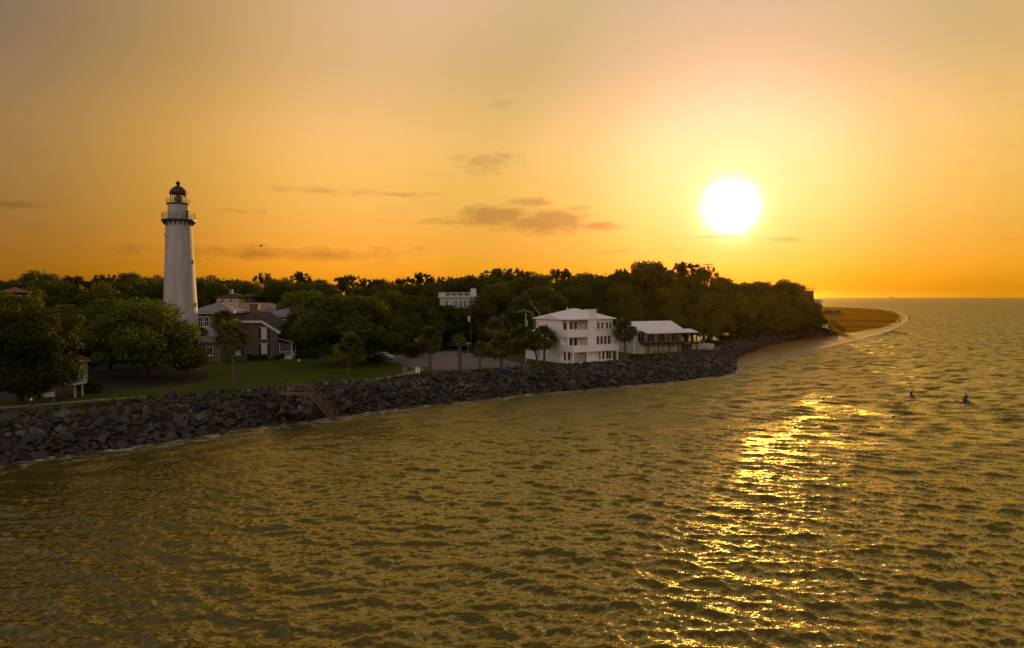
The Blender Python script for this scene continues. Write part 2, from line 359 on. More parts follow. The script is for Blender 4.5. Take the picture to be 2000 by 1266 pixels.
# forest floor, parking lot, road, footpath: sheets a few mm above the lawn
def sheet(name, pts, m, dz):
    b = MB(); b.poly([(p[0], p[1], 3.0+dz) for p in pts]); o = b.build(name, m)
    bm = bmesh.new(); bm.from_mesh(o.data); bmesh.ops.triangulate(bm, faces=bm.faces); bm.to_mesh(o.data); bm.free()
    return tag(o, kind='structure')
def sm(pts, n=6):                      # smooth closed outline
    out = []; k = len(pts)
    for i in range(k):
        p0, p1, p2, p3 = (Vector(pts[(i+j-1) % k]) for j in range(4))
        for s in range(n):
            t = s/n; out.append(0.5*((2*p1)+(p2-p0)*t+(2*p0-5*p1+4*p2-p3)*t*t+(3*p1-p0-3*p2+p3)*t*t*t))
    return out
M['litter'] = mat('litter_and_oak_shade', (.030,.023,.014), (.018,.014,.009), .6, .95, .3, detail=8)  # forest litter; also colours the painted shade under the lawn oaks
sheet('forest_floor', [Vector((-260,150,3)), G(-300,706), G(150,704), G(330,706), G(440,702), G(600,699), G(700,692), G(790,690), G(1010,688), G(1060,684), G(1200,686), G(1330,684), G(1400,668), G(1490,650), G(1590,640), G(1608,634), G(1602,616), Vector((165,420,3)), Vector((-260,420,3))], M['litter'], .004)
sheet('painted_oak_shade', sm([G(-120,792), G(60,775), G(180,765), G(300,757), G(400,745), G(395,728), G(300,716), G(100,715), G(-150,720)]), M['litter'], .006)  # dark sheet on the lawn: shade of the oaks painted in
sheet('parking_lot', sm([G(783,706), G(860,694), G(930,690), G(975,697), G(1000,706), G(1035,712), G(985,718), G(900,722), G(830,723), G(795,716)]), M['asphalt'], .008)
sheet('road', sm([G(735,697), G(800,690), G(890,686), G(900,693), G(830,700), G(780,709), G(750,706)]), M['asphalt'], .012)
def strip(name, cl, w, m, dz):
    cl = [Vector(p) for p in cl]; L = []; Rr = []
    for i, p in enumerate(cl):
        d = (cl[min(i+1,len(cl)-1)]-cl[max(i-1,0)]); n = Vector((-d.y, d.x, 0)).normalized(); L.append(p+n*w/2); Rr.append(p-n*w/2)
    return sheet(name, L+Rr[::-1], m, dz)
def spl(pts, n=6):
    out = []; k = len(pts)
    for i in range(k-1):
        p0, p1, p2, p3 = (Vector(pts[min(max(i+j-1,0),k-1)]) for j in range(4))
        for s in range(n):
            t = s/n; out.append(0.5*((2*p1)+(p2-p0)*t+(2*p0-5*p1+4*p2-p3)*t*t+(3*p1-p0-3*p2+p3)*t*t*t))
    return out+[Vector(pts[-1])]
strip('footpath', spl([G(-260,812), G(-100,805), G(0,797), G(100,789), G(200,781), G(320,774), G(420,767), G(520,760), G(600,753), G(700,744), G(780,734), G(812,725), G(835,718)]), 1.7, M['concrete'], .016)

# ------------------------------------------------------------------ beach
BP = [(1395,735),(1428,724),(1470,712),(1530,697),(1590,684),(1640,672),(1690,659),(1735,646),(1762,633),(1772,622),(1764,613.5),(1745,608),(1710,603),(1660,599.8),(1608,597.5)]
B3 = spl([G(x, y, 0) for x, y in BP], 5); bpoly = B3+[Vector((440,1000,0)), Vector((150,420,0)), Vector((60,190,0)), Vector((38,140,0))]
gx = np.arange(30, 420, 2.5); gy = np.concatenate([np.arange(108, 300, 2.0), np.arange(300, 1000, 6.0)])
XX, YY = np.meshgrid(gx, gy); P = np.stack([XX.ravel(), YY.ravel()], 1)
dd = seg_dist(P, B3); ins = inside(P, bpoly); sd = np.where(ins, dd, -dd)
zz = np.where(ins, .26*(1-np.exp(-np.maximum(sd,0)/2.5))+.55*(1-np.exp(-np.maximum(sd,0)/32)), sd*.05)
zz += .05*np.sin(P[:,0]*.11+1.3*np.sin(P[:,1]*.05))*np.clip(sd/20, 0, 1)
F = []; nx = len(gx)
keep = (sd > -14)
ii, jj = np.meshgrid(np.arange(len(gy)-1), np.arange(nx-1), indexing='ij'); a = (ii*nx+jj).ravel()
F = np.stack([a, a+1, a+nx+1, a+nx], 1); F = F[keep[F].all(1)]
used_v, inv = np.unique(F, return_inverse=True)
def sand_mat():
    m = bpy.data.materials.new('sand'); m.use_nodes = True; t = m.node_tree; B = NB(t); p = t.nodes['Principled BSDF']
    g = t.nodes.new('ShaderNodeNewGeometry'); pos = g.outputs['Position']
    at = t.nodes.new('ShaderNodeAttribute'); at.attribute_name = 'shore'
    n1 = B.noise(pos, .09, 5, .6); n2 = B.noise(pos, .9, 6, .65)
    sy = t.nodes.new('ShaderNodeSeparateXYZ'); t.links.new(pos, sy.inputs[0]); ww = B.m('ADD', 4.5, B.m('MULTIPLY', B.m('DIVIDE', B.m('SUBTRACT', 320, sy.outputs[1]), 90, clamp=True), 11.0))   # the cove in the lee of the rocks stays wet further up
    wet = B.m('SUBTRACT', 1.0, B.m('DIVIDE', B.m('ADD', at.outputs['Fac'], B.m('MULTIPLY', B.m('SUBTRACT', n1, .5), 9)), ww), clamp=True)
    c = B.mix(B.m('MULTIPLY', B.m('SUBTRACT', n2, .3), 2, clamp=True), (.30,.150,.010), (.22,.11,.008))
    band = B.noise(B.mapping(pos, (.012,.05,1), (0,0,R(-28))), 1.0, 6, .62)          # drier ridges and damp runnels along the spit
    c = B.mix(B.m('MULTIPLY', B.m('SUBTRACT', band, .46), 5.0, clamp=True), c, B.mix(1.0, c, (.52,.50,.55), 'MULTIPLY'))
    c = B.mix(wet, c, (.20,.135,.045)); t.links.new(B.m('MULTIPLY', wet, .22), p.inputs['Specular IOR Level'])
    t.links.new(c, p.inputs['Base Color'])
    r = B.m('SUBTRACT', .85, B.m('MULTIPLY', wet, .60)); t.links.new(r, p.inputs['Roughness'])
    b = t.nodes.new('ShaderNodeBump'); b.inputs['Strength'].default_value = .5; b.inputs['Distance'].default_value = .12
    t.links.new(n2, b.inputs['Height']); t.links.new(b.outputs[0], p.inputs['Normal']); return m
me = np_mesh('beach', np.stack([P[:,0], P[:,1], zz], 1)[used_v], inv.reshape(F.shape), {'shore': sd[used_v]})
tag(link_mesh('beach', me, sand_mat(), smooth=True), kind='structure')

# ------------------------------------------------------------------ sea
def sea():
    rs = [5.0]
    while rs[-1] < 6900:
        r = rs[-1]; rs.append(r+min(max(.085, .55*r*r/10245), 800.0) if r > 20 else r+.5)
    rs = np.array(rs)
    ang = np.concatenate([np.arange(-180, -58, 2.0), np.arange(-58, -44, .25), np.arange(-44, 44, .1), np.arange(44, 58, .25), np.arange(58, 180, 2.0)])
    A = np.radians(ang); RR, AA = np.meshgrid(rs, A, indexing='ij')
    X = RR*np.sin(AA); Y = RR*np.cos(AA); P = np.stack([X.ravel(), Y.ravel()], 1)
    dr = np.gradient(rs)[:,None]*np.ones_like(AA)
    dr = np.maximum(dr, RR*np.radians(np.where(np.abs(ang) < 44, .1, np.where(np.abs(ang) < 58, .25, 2.0)))[None,:]*.8).ravel()
    near = P[:,1] < 400
    shore = np.full(len(P), 1e3)
    sel = near & (np.abs(P[:,0]) < 400)
    shore[sel] = np.minimum(seg_dist(P[sel], W3), seg_dist(P[sel], B3))
    far = ~sel & (P[:,1] > 0) & (P[:,1] < 1100); shore[far] = seg_dist(P[far], B3)
    damp = .16+.84*np.clip((shore-1.0)/24, 0, 1)
    rg = np.random.RandomState(5)
    H = np.zeros(len(P)); DX = np.zeros(len(P)); DY = np.zeros(len(P)); lost = np.zeros(len(P)); tot = 0
    N = 84
    # slow patches where the wind ruffles the surface more
    for i in range(N):
        u = i/(N-1); lam = .28*(6.8/.28)**u
        spread = 62*(1-u)+24*u; base = math.atan2(-.86, -.5)
        d = base+R(rg.uniform(-spread, spread)); k = 2*math.pi/lam
        s = .029*(0.7+1.1*math.exp(-((math.log(lam)-math.log(1.05))/.7)**2))
        if lam > 5: s *= .5
        a = s/k; ph = rg.uniform(0, 6.28)
        # bearing bends slowly so crests are not ruler-straight
        q = k*(P[:,0]*math.cos(d)+P[:,1]*math.sin(d))+ph+ .9*np.sin(P[:,0]*.045/max(lam,.8)**.3+i)+ .9*np.sin(P[:,1]*.05/max(lam,.8)**.3+2*i)
        w = np.clip((lam/dr-2.2)/2.2, 0, 1)*damp
        H += a*w*np.sin(q); c = a*w*np.cos(q)*.85
        DX += c*math.cos(d); DY += c*math.sin(d)
        lost += s*s*(1-np.clip((lam/dr-2.2)/2.2, 0, 1)); tot += s*s
    V = np.stack([P[:,0]+DX, P[:,1]+DY, H], 1)
    n = len(ang); m_ = len(rs)
    ii, jj = np.meshgrid(np.arange(m_-1), np.arange(n), indexing='ij'); jn = (jj+1) % n
    F = np.stack([ii*n+jj, (ii+1)*n+jj, (ii+1)*n+jn, ii*n+jn], -1).reshape(-1, 4)
    c0 = len(V); V = np.vstack([V, [[0,0,0]]])
    me = np_mesh('sea', V, F[:, ::-1], {'shore': np.append(shore, 1e3), 'chop': np.append(lost/tot, 0)})
    return me
def sea_mat():
    m = bpy.data.materials.new('sea_water'); m.use_nodes = True; t = m.node_tree; B = NB(t); p = t.nodes['Principled BSDF']
    g = t.nodes.new('ShaderNodeNewGeometry'); pos = g.outputs['Position']
    sh = t.nodes.new('ShaderNodeAttribute'); sh.attribute_name = 'shore'; ch = t.nodes.new('ShaderNodeAttribute'); ch.attribute_name = 'chop'
    rot = B.mapping(pos, (1,1,1), (0,0,R(-30)))
    st = B.mapping(rot, (.55,1.0,1.0))
    def slope(scale, k, det=2):
        nz = B.noise(st, scale, det, .55, out=1)
        return B.vm('SCALE', B.vm('MULTIPLY', B.vm('SUBTRACT', nz, (.5,.5,.5)), (1.7,1.0,0)), k)
    gust = B.noise(pos, .05, 3, .5); gk = B.m('ADD', .45, B.m('MULTIPLY', gust, 1.1))
    s1 = slope(4.2, .66); s2 = slope(11.0, .58); s3 = slope(.45, 1.7, 5)
    sl = B.vm('ADD', B.vm('SCALE', B.vm('ADD', s1, s2), gk), B.vm('SCALE', s3, ch.outputs['Fac']))
    nn = B.vm('NORMALIZE', B.vm('ADD', g.outputs['Normal'], sl))
    # foam where the waves run up on the rocks and sand
    f1 = B.noise(B.mapping(pos, (1,1,1)), .55, 7, .72, dist=.6); f2 = B.noise(pos, .16, 3, .5)
    edge = B.m('SUBTRACT', 1.0, B.m('DIVIDE', sh.outputs['Fac'], B.m('ADD', 1.6, B.m('MULTIPLY', f2, 12.0))), clamp=True)
    foam = B.m('MULTIPLY', B.m('SUBTRACT', B.m('ADD', f1, B.m('MULTIPLY', edge, .30)), .715), 5.0, clamp=True)
    foam = B.m('MULTIPLY', foam, B.m('MULTIPLY', edge, 2.5, clamp=True))
    rough = B.m('MAXIMUM', B.m('ADD', .07, B.m('MULTIPLY', ch.outputs['Fac'], .30)), B.m('MULTIPLY', foam, .8))   # waves too small to mesh become roughness
    df = t.nodes.new('ShaderNodeBsdfDiffuse'); t.links.new(B.mix(foam, (.058,.043,.004), (.33,.30,.25)), df.inputs['Color'])
    gl = t.nodes.new('ShaderNodeBsdfGlossy'); gl.inputs['Color'].default_value = (1.0,.95,.50,1); t.links.new(rough, gl.inputs['Roughness']); t.links.new(nn, gl.inputs['Normal'])
    fr = t.nodes.new('ShaderNodeFresnel'); fr.inputs['IOR'].default_value = 1.75; t.links.new(nn, fr.inputs['Normal'])
    mx = t.nodes.new('ShaderNodeMixShader'); t.links.new(B.m('MULTIPLY', fr.outputs[0], B.m('MULTIPLY', B.m('SUBTRACT', 1.0, B.m('MULTIPLY', foam, .8)), B.m('SUBTRACT', 1.0, B.m('MULTIPLY', ch.outputs['Fac'], .48)))), mx.inputs[0])
    t.links.new(df.outputs[0], mx.inputs[1]); t.links.new(gl.outputs[0], mx.inputs[2]); t.nodes.remove(p)
    t.links.new(mx.outputs[0], t.nodes['Material Output'].inputs[0]); return m
tag(link_mesh('sea', sea(), sea_mat(), smooth=True), kind='structure')

# ------------------------------------------------------------------ seawall of boulders
def rock_mesh(seed):
    r = random.Random(seed); bm = bmesh.new()
    for _ in range(r.randint(9, 15)):
        d = Vector((r.gauss(0,1), r.gauss(0,1), r.gauss(0,1))).normalized()
        k = r.uniform(.80, 1.0); bm.verts.new((d.x*k*.62, d.y*k*.52, d.z*k*.44))
    res = bmesh.ops.convex_hull(bm, input=bm.verts)
    bmesh.ops.delete(bm, geom=[e for e in set(res['geom_interior']+res['geom_unused']) if isinstance(e, bmesh.types.BMVert)], context='VERTS')
    bmesh.ops.bevel(bm, geom=bm.edges[:], offset=.03, segments=1, affect='EDGES', clamp_overlap=True)
    bmesh.ops.recalc_face_normals(bm, faces=bm.faces)
    me = bpy.data.meshes.new('boulder'); bm.to_mesh(me); bm.free(); return me
def rock_mat():
    m = bpy.data.materials.new('granite'); m.use_nodes = True; t = m.node_tree; B = NB(t); p = t.nodes['Principled BSDF']
    g = t.nodes.new('ShaderNodeNewGeometry'); pos = g.outputs['Position']
    oi = t.nodes.new('ShaderNodeObjectInfo')
    v = t.nodes.new('ShaderNodeTexVoronoi'); v.inputs['Scale'].default_value = .75; t.links.new(pos, v.inputs['Vector'])
    sp = t.nodes.new('ShaderNodeSeparateColor'); t.links.new(v.outputs['Color'], sp.inputs[0])
    tone = B.ramp(sp.outputs[0], [(0,(.018,.017,.017)),(.3,(.036,.030,.026)),(.5,(.062,.047,.036)),(.72,(.070,.045,.031)),(.86,(.14,.108,.08)),(1,(.028,.019,.013))], 'LINEAR')
    n = B.noise(pos, 3.5, 6, .65); n2 = B.noise(pos, 14, 3, .6)
    c = B.mix(B.m('MULTIPLY', B.m('SUBTRACT', n, .3), 2, clamp=True), tone, B.mix(1.0, tone, (.45,.45,.47), 'MULTIPLY'))
    sz = t.nodes.new('ShaderNodeSeparateXYZ'); t.links.new(pos, sz.inputs[0])
    wet = B.m('MULTIPLY', B.m('SUBTRACT', B.m('ADD', 1.25, B.m('MULTIPLY', n, .5)), sz.outputs[2]), 1.2, clamp=True)   # tide line: dark weed and wet stone
    c = B.mix(wet, c, B.mix(1.0, c, (.34,.27,.22), 'MULTIPLY'))
    t.links.new(c, p.inputs['Base Color']); t.links.new(B.m('SUBTRACT', .9, B.m('MULTIPLY', wet, .35)), p.inputs['Roughness'])
    b = t.nodes.new('ShaderNodeBump'); b.inputs['Strength'].default_value = .7; b.inputs['Distance'].default_value = .06
    t.links.new(B.m('ADD', n, B.m('MULTIPLY', n2, .3)), b.inputs['Height']); t.links.new(b.outputs[0], p.inputs['Normal']); return m
M['rock'] = rock_mat()
rocks = [rock_mesh(100+i) for i in range(14)]
for me in rocks: me.materials.append(M['rock'])
spots = []; rr = random.Random(3)
# resample along the wall
Ls = [0]
for a, b in zip(T3[:-1], T3[1:]): Ls.append(Ls[-1]+(b-a).length)
def along(line, s):
    for i in range(len(Ls)-1):
        if s <= Ls[i+1] or i == len(Ls)-2:
            t = (s-Ls[i])/(Ls[i+1]-Ls[i]); return line[i].lerp(line[i+1], t)
s = 0.0
while s < Ls[-1]-.5:
    a = along(T3, s); b = along(W3, s); w = (Vector((a.x,a.y,0))-Vector((b.x,b.y,0))).length
    n = max(3, int((w+1.6)/.80))
    for k in range(n+1):
        f = (k+rr.uniform(-.3,.3))/n*1.13-.03
        q = Vector((a.x+(b.x-a.x)*f, a.y+(b.y-a.y)*f, 0)); q.x += rr.uniform(-.35,.35); q.y += rr.uniform(-.35,.35)
        z = 3.0-3.25*f
        size = rr.choice((.55,.7,.85,.95,1.1,1.4)) * rr.uniform(.85,1.15)
        if f < .08: size *= .85
        spots.append((q.x, q.y, z+rr.uniform(-.10,.22), size, rr.randrange(14), (rr.uniform(-.5,.5), rr.uniform(-.5,.5), rr.uniform(0,6.28)), s, f))
    s += rr.uniform(.72,.95)
for sx_, sy_ in ((-27.6,82.0),(-26.4,81.6),(-25.2,81.2),(-28.4,83.0),(-27.0,83.2),(-25.6,82.9),(-24.6,82.0),(-26.0,80.6),(-24.2,80.9),(-28.8,81.8),(-27.4,80.9)):   # boulders packed under the stair landing
    spots.append((sx_, sy_, 1.0+.55*(sy_-80.6)+rr.uniform(-.2,.2), rr.uniform(1.2,1.7), rr.randrange(14), (rr.uniform(-.4,.4), rr.uniform(-.4,.4), rr.uniform(0,6.28)), 0, .5))
def pxof(x, y, z):
    dy = y*math.cos(PITCH)-(z-CAMH)*math.sin(PITCH); up = y*math.sin(PITCH)+(z-CAMH)*math.cos(PITCH)
    return 1000+FPX*x/dy, 633-FPX*up/dy
for i, sp_ in enumerate(spots):        # which boulders show largest inside the frame
    px, py = pxof(*sp_[:3])
    vis = 1.0 if (0 < px < 2000 and sp_[7] < .97) else 0.0
    spots[i] = sp_+(vis*sp_[3]/math.hypot(sp_[0], sp_[1]), px)
order = sorted(range(len(spots)), key=lambda i: -spots[i][8]); big = set(order[:300])
mv, mf = [], []; nv = 0
for i, (x, y, z, size, k, rot, s_, f, _, px) in enumerate(spots):
    if i in big:
        o = bpy.data.objects.new('boulder', rocks[k]); col.objects.link(o)
        o.location = (x, y, z); o.rotation_euler = rot; o.scale = (size*1.12,)*3
        row = 'on the crest' if f < .2 else ('at the waterline' if f > .8 else 'in the middle')
        tag(o, f"dark granite boulder {row} of the seawall left of the wooden stairs" if px < 545 else f"dark granite boulder {row} of the rock seawall", 'boulder', ('boulders left of the stairs, ' if px < 545 else 'boulders of the seawall, ')+row)
    else:
        Mx = Matrix.LocRotScale(Vector((x,y,z)), __import__('mathutils').Euler(rot), Vector((size*1.12,)*3))
        me = rocks[k]
        mv += [tuple(Mx @ v.co) for v in me.vertices]
        mf += [tuple(j+nv for j in p.vertices) for p in me.polygons]; nv += len(me.vertices)
me = bpy.data.meshes.new('boulder_pile'); me.from_pydata(mv, [], mf); me.update()
tag(link_mesh('boulder_pile', me, M['rock']), 'long pile of dark granite boulders holding the shore below the houses', 'boulders', kind='stuff')

# rough grass along the crest
def tufts(name, centers, h, m, n_blade=9, spread=.35, seed=1):
    r = np.random.RandomState(seed); V = []; F = []
    for c in centers:
        for _ in range(n_blade):
            a = r.uniform(0, 6.28); d = r.uniform(0, spread); hh = h*r.uniform(.5, 1.2); b = r.uniform(0, 6.28); w = .05
            x = c[0]+d*math.cos(a); y = c[1]+d*math.sin(a); lx, ly = hh*.45*math.cos(b), hh*.45*math.sin(b); k = len(V)
            V += [(x-w*math.sin(b), y+w*math.cos(b), c[2]), (x+w*math.sin(b), y-w*math.cos(b), c[2]), (x+lx*.4, y+ly*.4, c[2]+hh*.7), (x+lx, y+ly, c[2]+hh)]
            F += [(k,k+1,k+2), (k,k+2,k+3)]
    return link_mesh(name, np_mesh(name, V, F), m)
cs = []
for i in range(1500):
    s_ = rr.uniform(0, Ls[-1]*.62); a = along(T3, s_); b = along(W3, s_); d = (a-b); d.z = 0; d.normalize()
    px, _p = pxof(a.x, a.y, 3)
    k = rr.uniform(-.2, 1.2) if not (170 < px < 330) else rr.uniform(-.4, 2.4)
    if px < 330 or 800 < px < 905 or rr.random() < .25: cs.append((a.x+d.x*k, a.y+d.y*k, 3.0))
M['grassblade'] = leaf_mat('grass_blades', (.05,.062,.012), (.07,.075,.018), (.10,.09,.03), .3)
tag(tufts('grass', cs, .5, M['grassblade']), 'rough green grass growing along the crest of the rock seawall', 'grass', kind='stuff')

# ------------------------------------------------------------------ trees
def cards(pos, nrm, size, rs):
    n = len(pos); t = rs.normal(size=(n,3)); t -= nrm*(t*nrm).sum(1)[:,None]; t /= np.linalg.norm(t, axis=1)[:,None]+1e-9
    b = np.cross(nrm, t); s = size[:,None]; asp = rs.uniform(.45, .8, n)[:,None]
    V = np.stack([pos-t*s, pos-b*s*asp+nrm*s*.15, pos+t*s, pos+b*s*asp+nrm*s*.15], 1).reshape(-1,3)
    F = np.arange(4*n).reshape(-1,4); return V, F
def blob_leaves(blobs, nleaf, size, rs, shell=.62):
    w = np.array([b[3]**2 for b in blobs]); w /= w.sum(); cnt = rs.multinomial(nleaf, w); Ps, Ns = [], []
    for (x,y,z,r,fl), c in zip(blobs, cnt):
        d = rs.normal(size=(c,3)); d /= np.linalg.norm(d, axis=1)[:,None]
        rad = r*(shell+(1.08-shell)*rs.uniform(0,1,c)**.6)
        rad *= 1+.22*np.sin(d[:,0]*5+x)*np.sin(d[:,1]*6+y)*np.sin(d[:,2]*5+z)+rs.normal(0,.07,c)
        Ps.append(np.array([x,y,z])+d*rad[:,None]*np.array([1,1,fl])); nn = d+rs.normal(0,.55,(c,3)); Ns.append(nn/np.linalg.norm(nn,axis=1)[:,None])
    P = np.concatenate(Ps); N = np.concatenate(Ns)
    return cards(P, N, size*rs.uniform(.6,1.35,len(P)), rs)
def make_oak(seed, kind, barkm, leafm):
    """a tree of height 12 and crown width 14, at the origin -> (crown mesh, trunk mesh)"""
    rs = np.random.RandomState(seed); r = random.Random(seed); blobs = []; tr = MB()
    if kind == 'dense':                         # broad rounded live oak, leafy to near the ground
        for i in range(46):
            a = r.uniform(0,6.28); q = r.uniform(0,1)**.5; z = r.uniform(.12,1)
            rad = 6.2*math.sqrt(max(0,1-((z-.38)/.66)**2))*q
            blobs.append((rad*math.cos(a), rad*math.sin(a), 1.4+z*9.3, r.uniform(1.1,2.3), .75))
        V, F = blob_leaves(blobs, 40000, .175, rs)
    elif kind == 'wide':
        for i in range(52):
            a = r.uniform(0,6.28); q = r.uniform(.1,1)**.55; z = r.uniform(0,1)
            rad = 6.4*math.sqrt(max(0.0,1-((z-.25)/.8)**2))*q
            blobs.append((rad*math.cos(a), rad*math.sin(a), 3.0+z*7.6, r.uniform(1.0,2.0), .7))
        V, F = blob_leaves(blobs, 28000, .20, rs)
    elif kind == 'airy':                        # old oak with open clumps, sky between them
        for i in range(210):
            a = r.uniform(0,6.28); q = r.uniform(.1,1)**.6; z = r.uniform(.0,1)
            rad = 6.6*math.sqrt(max(0.05,1-((z-.2)/.85)**2))*q*r.uniform(.85,1.1)
            blobs.append((rad*math.cos(a), rad*math.sin(a), 3.4+z*8.0+r.uniform(-.4,.5), r.choice((.3,.4,.5,.65,.9)), r.uniform(.35,.8)))
        V, F = blob_leaves(blobs, 17000, .165, rs, .05)
    else:                                       # 'pine': tall bare stem, tufted umbrella top
        for i in range(90):
            z = r.uniform(0,1); a = r.uniform(0,6.28); q = r.uniform(.1,1)**.6
            rad = (5.2 if i % 3 else 3.6)*q*(1-.45*z)
            blobs.append((rad*math.cos(a), rad*math.sin(a), 6.4+z*5.2+r.uniform(-.4,.4), r.uniform(.25,.7), r.uniform(.4,.8)))
        V, F = blob_leaves(blobs, 6500, .165, rs, .05)
    crown = np_mesh('crown', V, F); crown.materials.append(leafm)
    h0 = 2.4 if kind != 'pine' else 8.0
    tr.path([(0,0,-.3),(.05,.02,h0*.5),(.1,-.05,h0)], [.55,.42,.38] if kind != 'pine' else [.30,.24,.18], 9)
    nl = {'airy': 34, 'pine': 18}.get(kind, 9)
    for b in r.sample(blobs, min(nl, len(blobs))):
        e = Vector(b[:3]); p0 = Vector((.1,-.05,h0-.25)); mid = p0.lerp(e,.5)+Vector((r.uniform(-.6,.6), r.uniform(-.6,.6), r.uniform(.1,.7)))
        tr.path([p0, p0.lerp(mid,.5)+Vector((0,0,-.15)), mid, e], [.26,.20,.13,.05] if kind != 'pine' else [.12,.10,.07,.03], 6)
        e2 = e+Vector((r.uniform(-1.5,1.5), r.uniform(-1.5,1.5), r.uniform(.3,1.3)))
        tr.path([mid, mid.lerp(e2,.6), e2], [.10,.07,.03], 5)
    me = bpy.data.meshes.new('trunk'); me.from_pydata(tr.v, [], tr.f); me.update(); me.materials.append(barkm)
    return crown, me
VAR = {'dense': [make_oak(11+i,'dense',M['bark'],M['leaf'] if i%2 else M['leaf2']) for i in range(4)],
       'wide': [make_oak(31+i,'wide',M['bark'],M['leaf']) for i in range(3)],
       'airy': [make_oak(51+i,'airy',M['bark'],M['leaf2']) for i in range(3)]}
tno = [0]
def tree(name, label, loc, h, w, kind, group=None, cat='tree'):
    tno[0] += 1; crown, trunk = VAR[kind][tno[0] % len(VAR[kind])]
    t = thing(name, label, cat, loc, rnd.uniform(0,6.28), group, (w/14, w/14*rnd.uniform(.85,1.1), h/12))
    for nm, me in (('crown', crown), ('trunk', trunk)):
        o = bpy.data.objects.new(nm, me); col.objects.link(o); o.parent = t
    return t
def tree_px(name, label, px, ytop, wpx, Y, kind, group=None):
    b = Vector((X_at(px, Y), Y, 3.0)); top = D(px, ytop, Y).z
    return tree(name, label, b, max(3.5, (top-3.0))*1.03, wpx*Y/FPX*1.06, kind, group)

# solitary trees on the lawn
b = G(286,740); t = tree('live_oak', 'broad live oak on the lawn in front of the lighthouse foot', b, 11.4, 18.6, 'dense')
b = G(40,788); t = tree('live_oak', 'big dark live oak at the left edge beside the white raised pavilion', b, 11.4, 12.4, 'dense')
b = G(690,712); t = tree('live_oak', 'large round live oak on the lawn right of the brick house, twin trunks', b, 12.2, 20.5, 'dense')
tree_px('live_oak', 'dark dense oak squeezed between the white pavilion and the lighthouse oak', 212, 604, 125, 110, 'dense')
tree_px('live_oak', 'dark dense oak standing just behind the white raised pavilion', 118, 606, 125, 99, 'dense')
tree_px('live_oak', 'small dense tree between the brick house and the big round oak', 585, 606, 75, 133, 'dense')
# skyline row: (px, top y, width px, distance, kind)
SKY = [(-60,548,120,215,'dense'),(18,546,70,230,'dense'),(84,533,90,200,'dense'),(150,537,90,215,'airy'),(205,534,80,225,'airy'),(250,533,95,205,'dense'),(300,540,70,225,'dense'),
       (402,538,70,225,'dense'),(440,542,60,235,'airy'),(470,546,60,235,'dense'),(517,531,52,215,'airy'),(552,543,70,230,'dense'),(590,529,60,220,'airy'),(630,545,60,235,'dense'),(680,535,75,220,'airy'),
       (715,542,50,230,'airy'),(745,544,60,235,'dense'),(790,540,70,230,'airy'),(826,531,80,220,'airy'),(870,538,70,225,'airy'),(915,535,80,215,'airy'),(965,523,90,205,'airy'),(1005,522,85,200,'airy'),
       (1050,532,70,215,'dense'),(1095,524,95,200,'airy'),(1140,533,80,205,'dense'),(1180,533,70,210,'airy'),(1215,524,55,190,'airy'),(1258,505,120,180,'wide'),(1300,522,60,192,'airy'),(1340,511,105,185,'airy'),(1375,520,70,195,'airy'),
       (1412,541,70,205,'dense'),(1447,551,70,225,'dense'),(1478,551,75,262,'dense'),(1513,546,95,258,'dense'),(1546,551,80,262,'dense'),(1570,573,48,268,'dense')]
ordw = ['first','second','third','fourth','fifth','sixth','seventh','eighth','ninth','tenth','eleventh','twelfth','thirteenth','fourteenth','fifteenth','sixteenth','seventeenth','eighteenth','nineteenth','twentieth','twenty-first']
cntL = cntR = cntC = 0
look = {'dense': 'dense dark tree', 'airy': 'open-crowned dark tree', 'pine': 'tall tufted pine', 'wide': 'tallest broad tree'}
nL = sum(1 for s_ in SKY if s_[0] < 350); nR = sum(1 for s_ in SKY if 350 < s_[0] < 1400)
for px, yt, wp, Y, k in SKY:
    if px < 350: cntL += 1; lab = f"{look[k]} on the skyline, {ordw[nL-cntL]} to the left of the lighthouse"
    elif px < 1230: cntR += 1; lab = f"{look[k]} on the skyline, {ordw[min(cntR,21)-1]} to the right of the lighthouse"
    elif px < 1400: cntC += 1; lab = f"{look[k]} of the high clump below the sun, {ordw[cntC-1]} from left"
    else: cntC += 1; lab = f"{look[k]} on the wooded point below the sun, {ordw[cntC-5]} from its left end"
    tree_px('pine_tree' if k == 'pine' else 'oak_tree', lab, px, yt+3, wp*1.12, Y, k if k != 'wide' else 'wide', 'trees on the skyline')
tree_px('oak_tree', 'small round tree at the right end of the wooded point, below the far houses', 1586, 592, 46, 262, 'dense', 'trees on the skyline')
# belts of wood in front of the skyline row
def skyl(px): return float(np.interp(px, [s_[0] for s_ in SKY], [max(s_[1], 520) for s_ in SKY]))
BELT = []
for px in range(-80, 1400, 52): BELT.append((px+rnd.uniform(-14,14), None, rnd.uniform(85,125), rnd.uniform(176,194), 14+rnd.uniform(-5,9)))
for px in list(range(-60, 390, 58))+list(range(600, 1080, 55)): BELT.append((px+rnd.uniform(-14,14), None, rnd.uniform(95,140), rnd.uniform(150,165), 36+rnd.uniform(-10,14)))
for px in (1080,1125,1165,1212,1260,1310,1352,1385): BELT.append((px, None, 95, 165+rnd.uniform(-5,6), 30+rnd.uniform(-8,14)))
for px, Y, dy in ((1405,192,30),(1432,196,26),(1462,208,22),(1488,216,26),(1520,226,24),(1552,232,30),(1563,240,32),(1440,186,60),(1480,200,55),(1530,220,50),(1570,232,52),(1578,246,42)): BELT.append((px, None, 75, Y, dy))
for px, Y, dy in ((130,122,60),(28,126,33),(20,112,62),(215,124,52),(-40,118,50),(330,128,66)): BELT.append((px, None, 130, Y, dy))
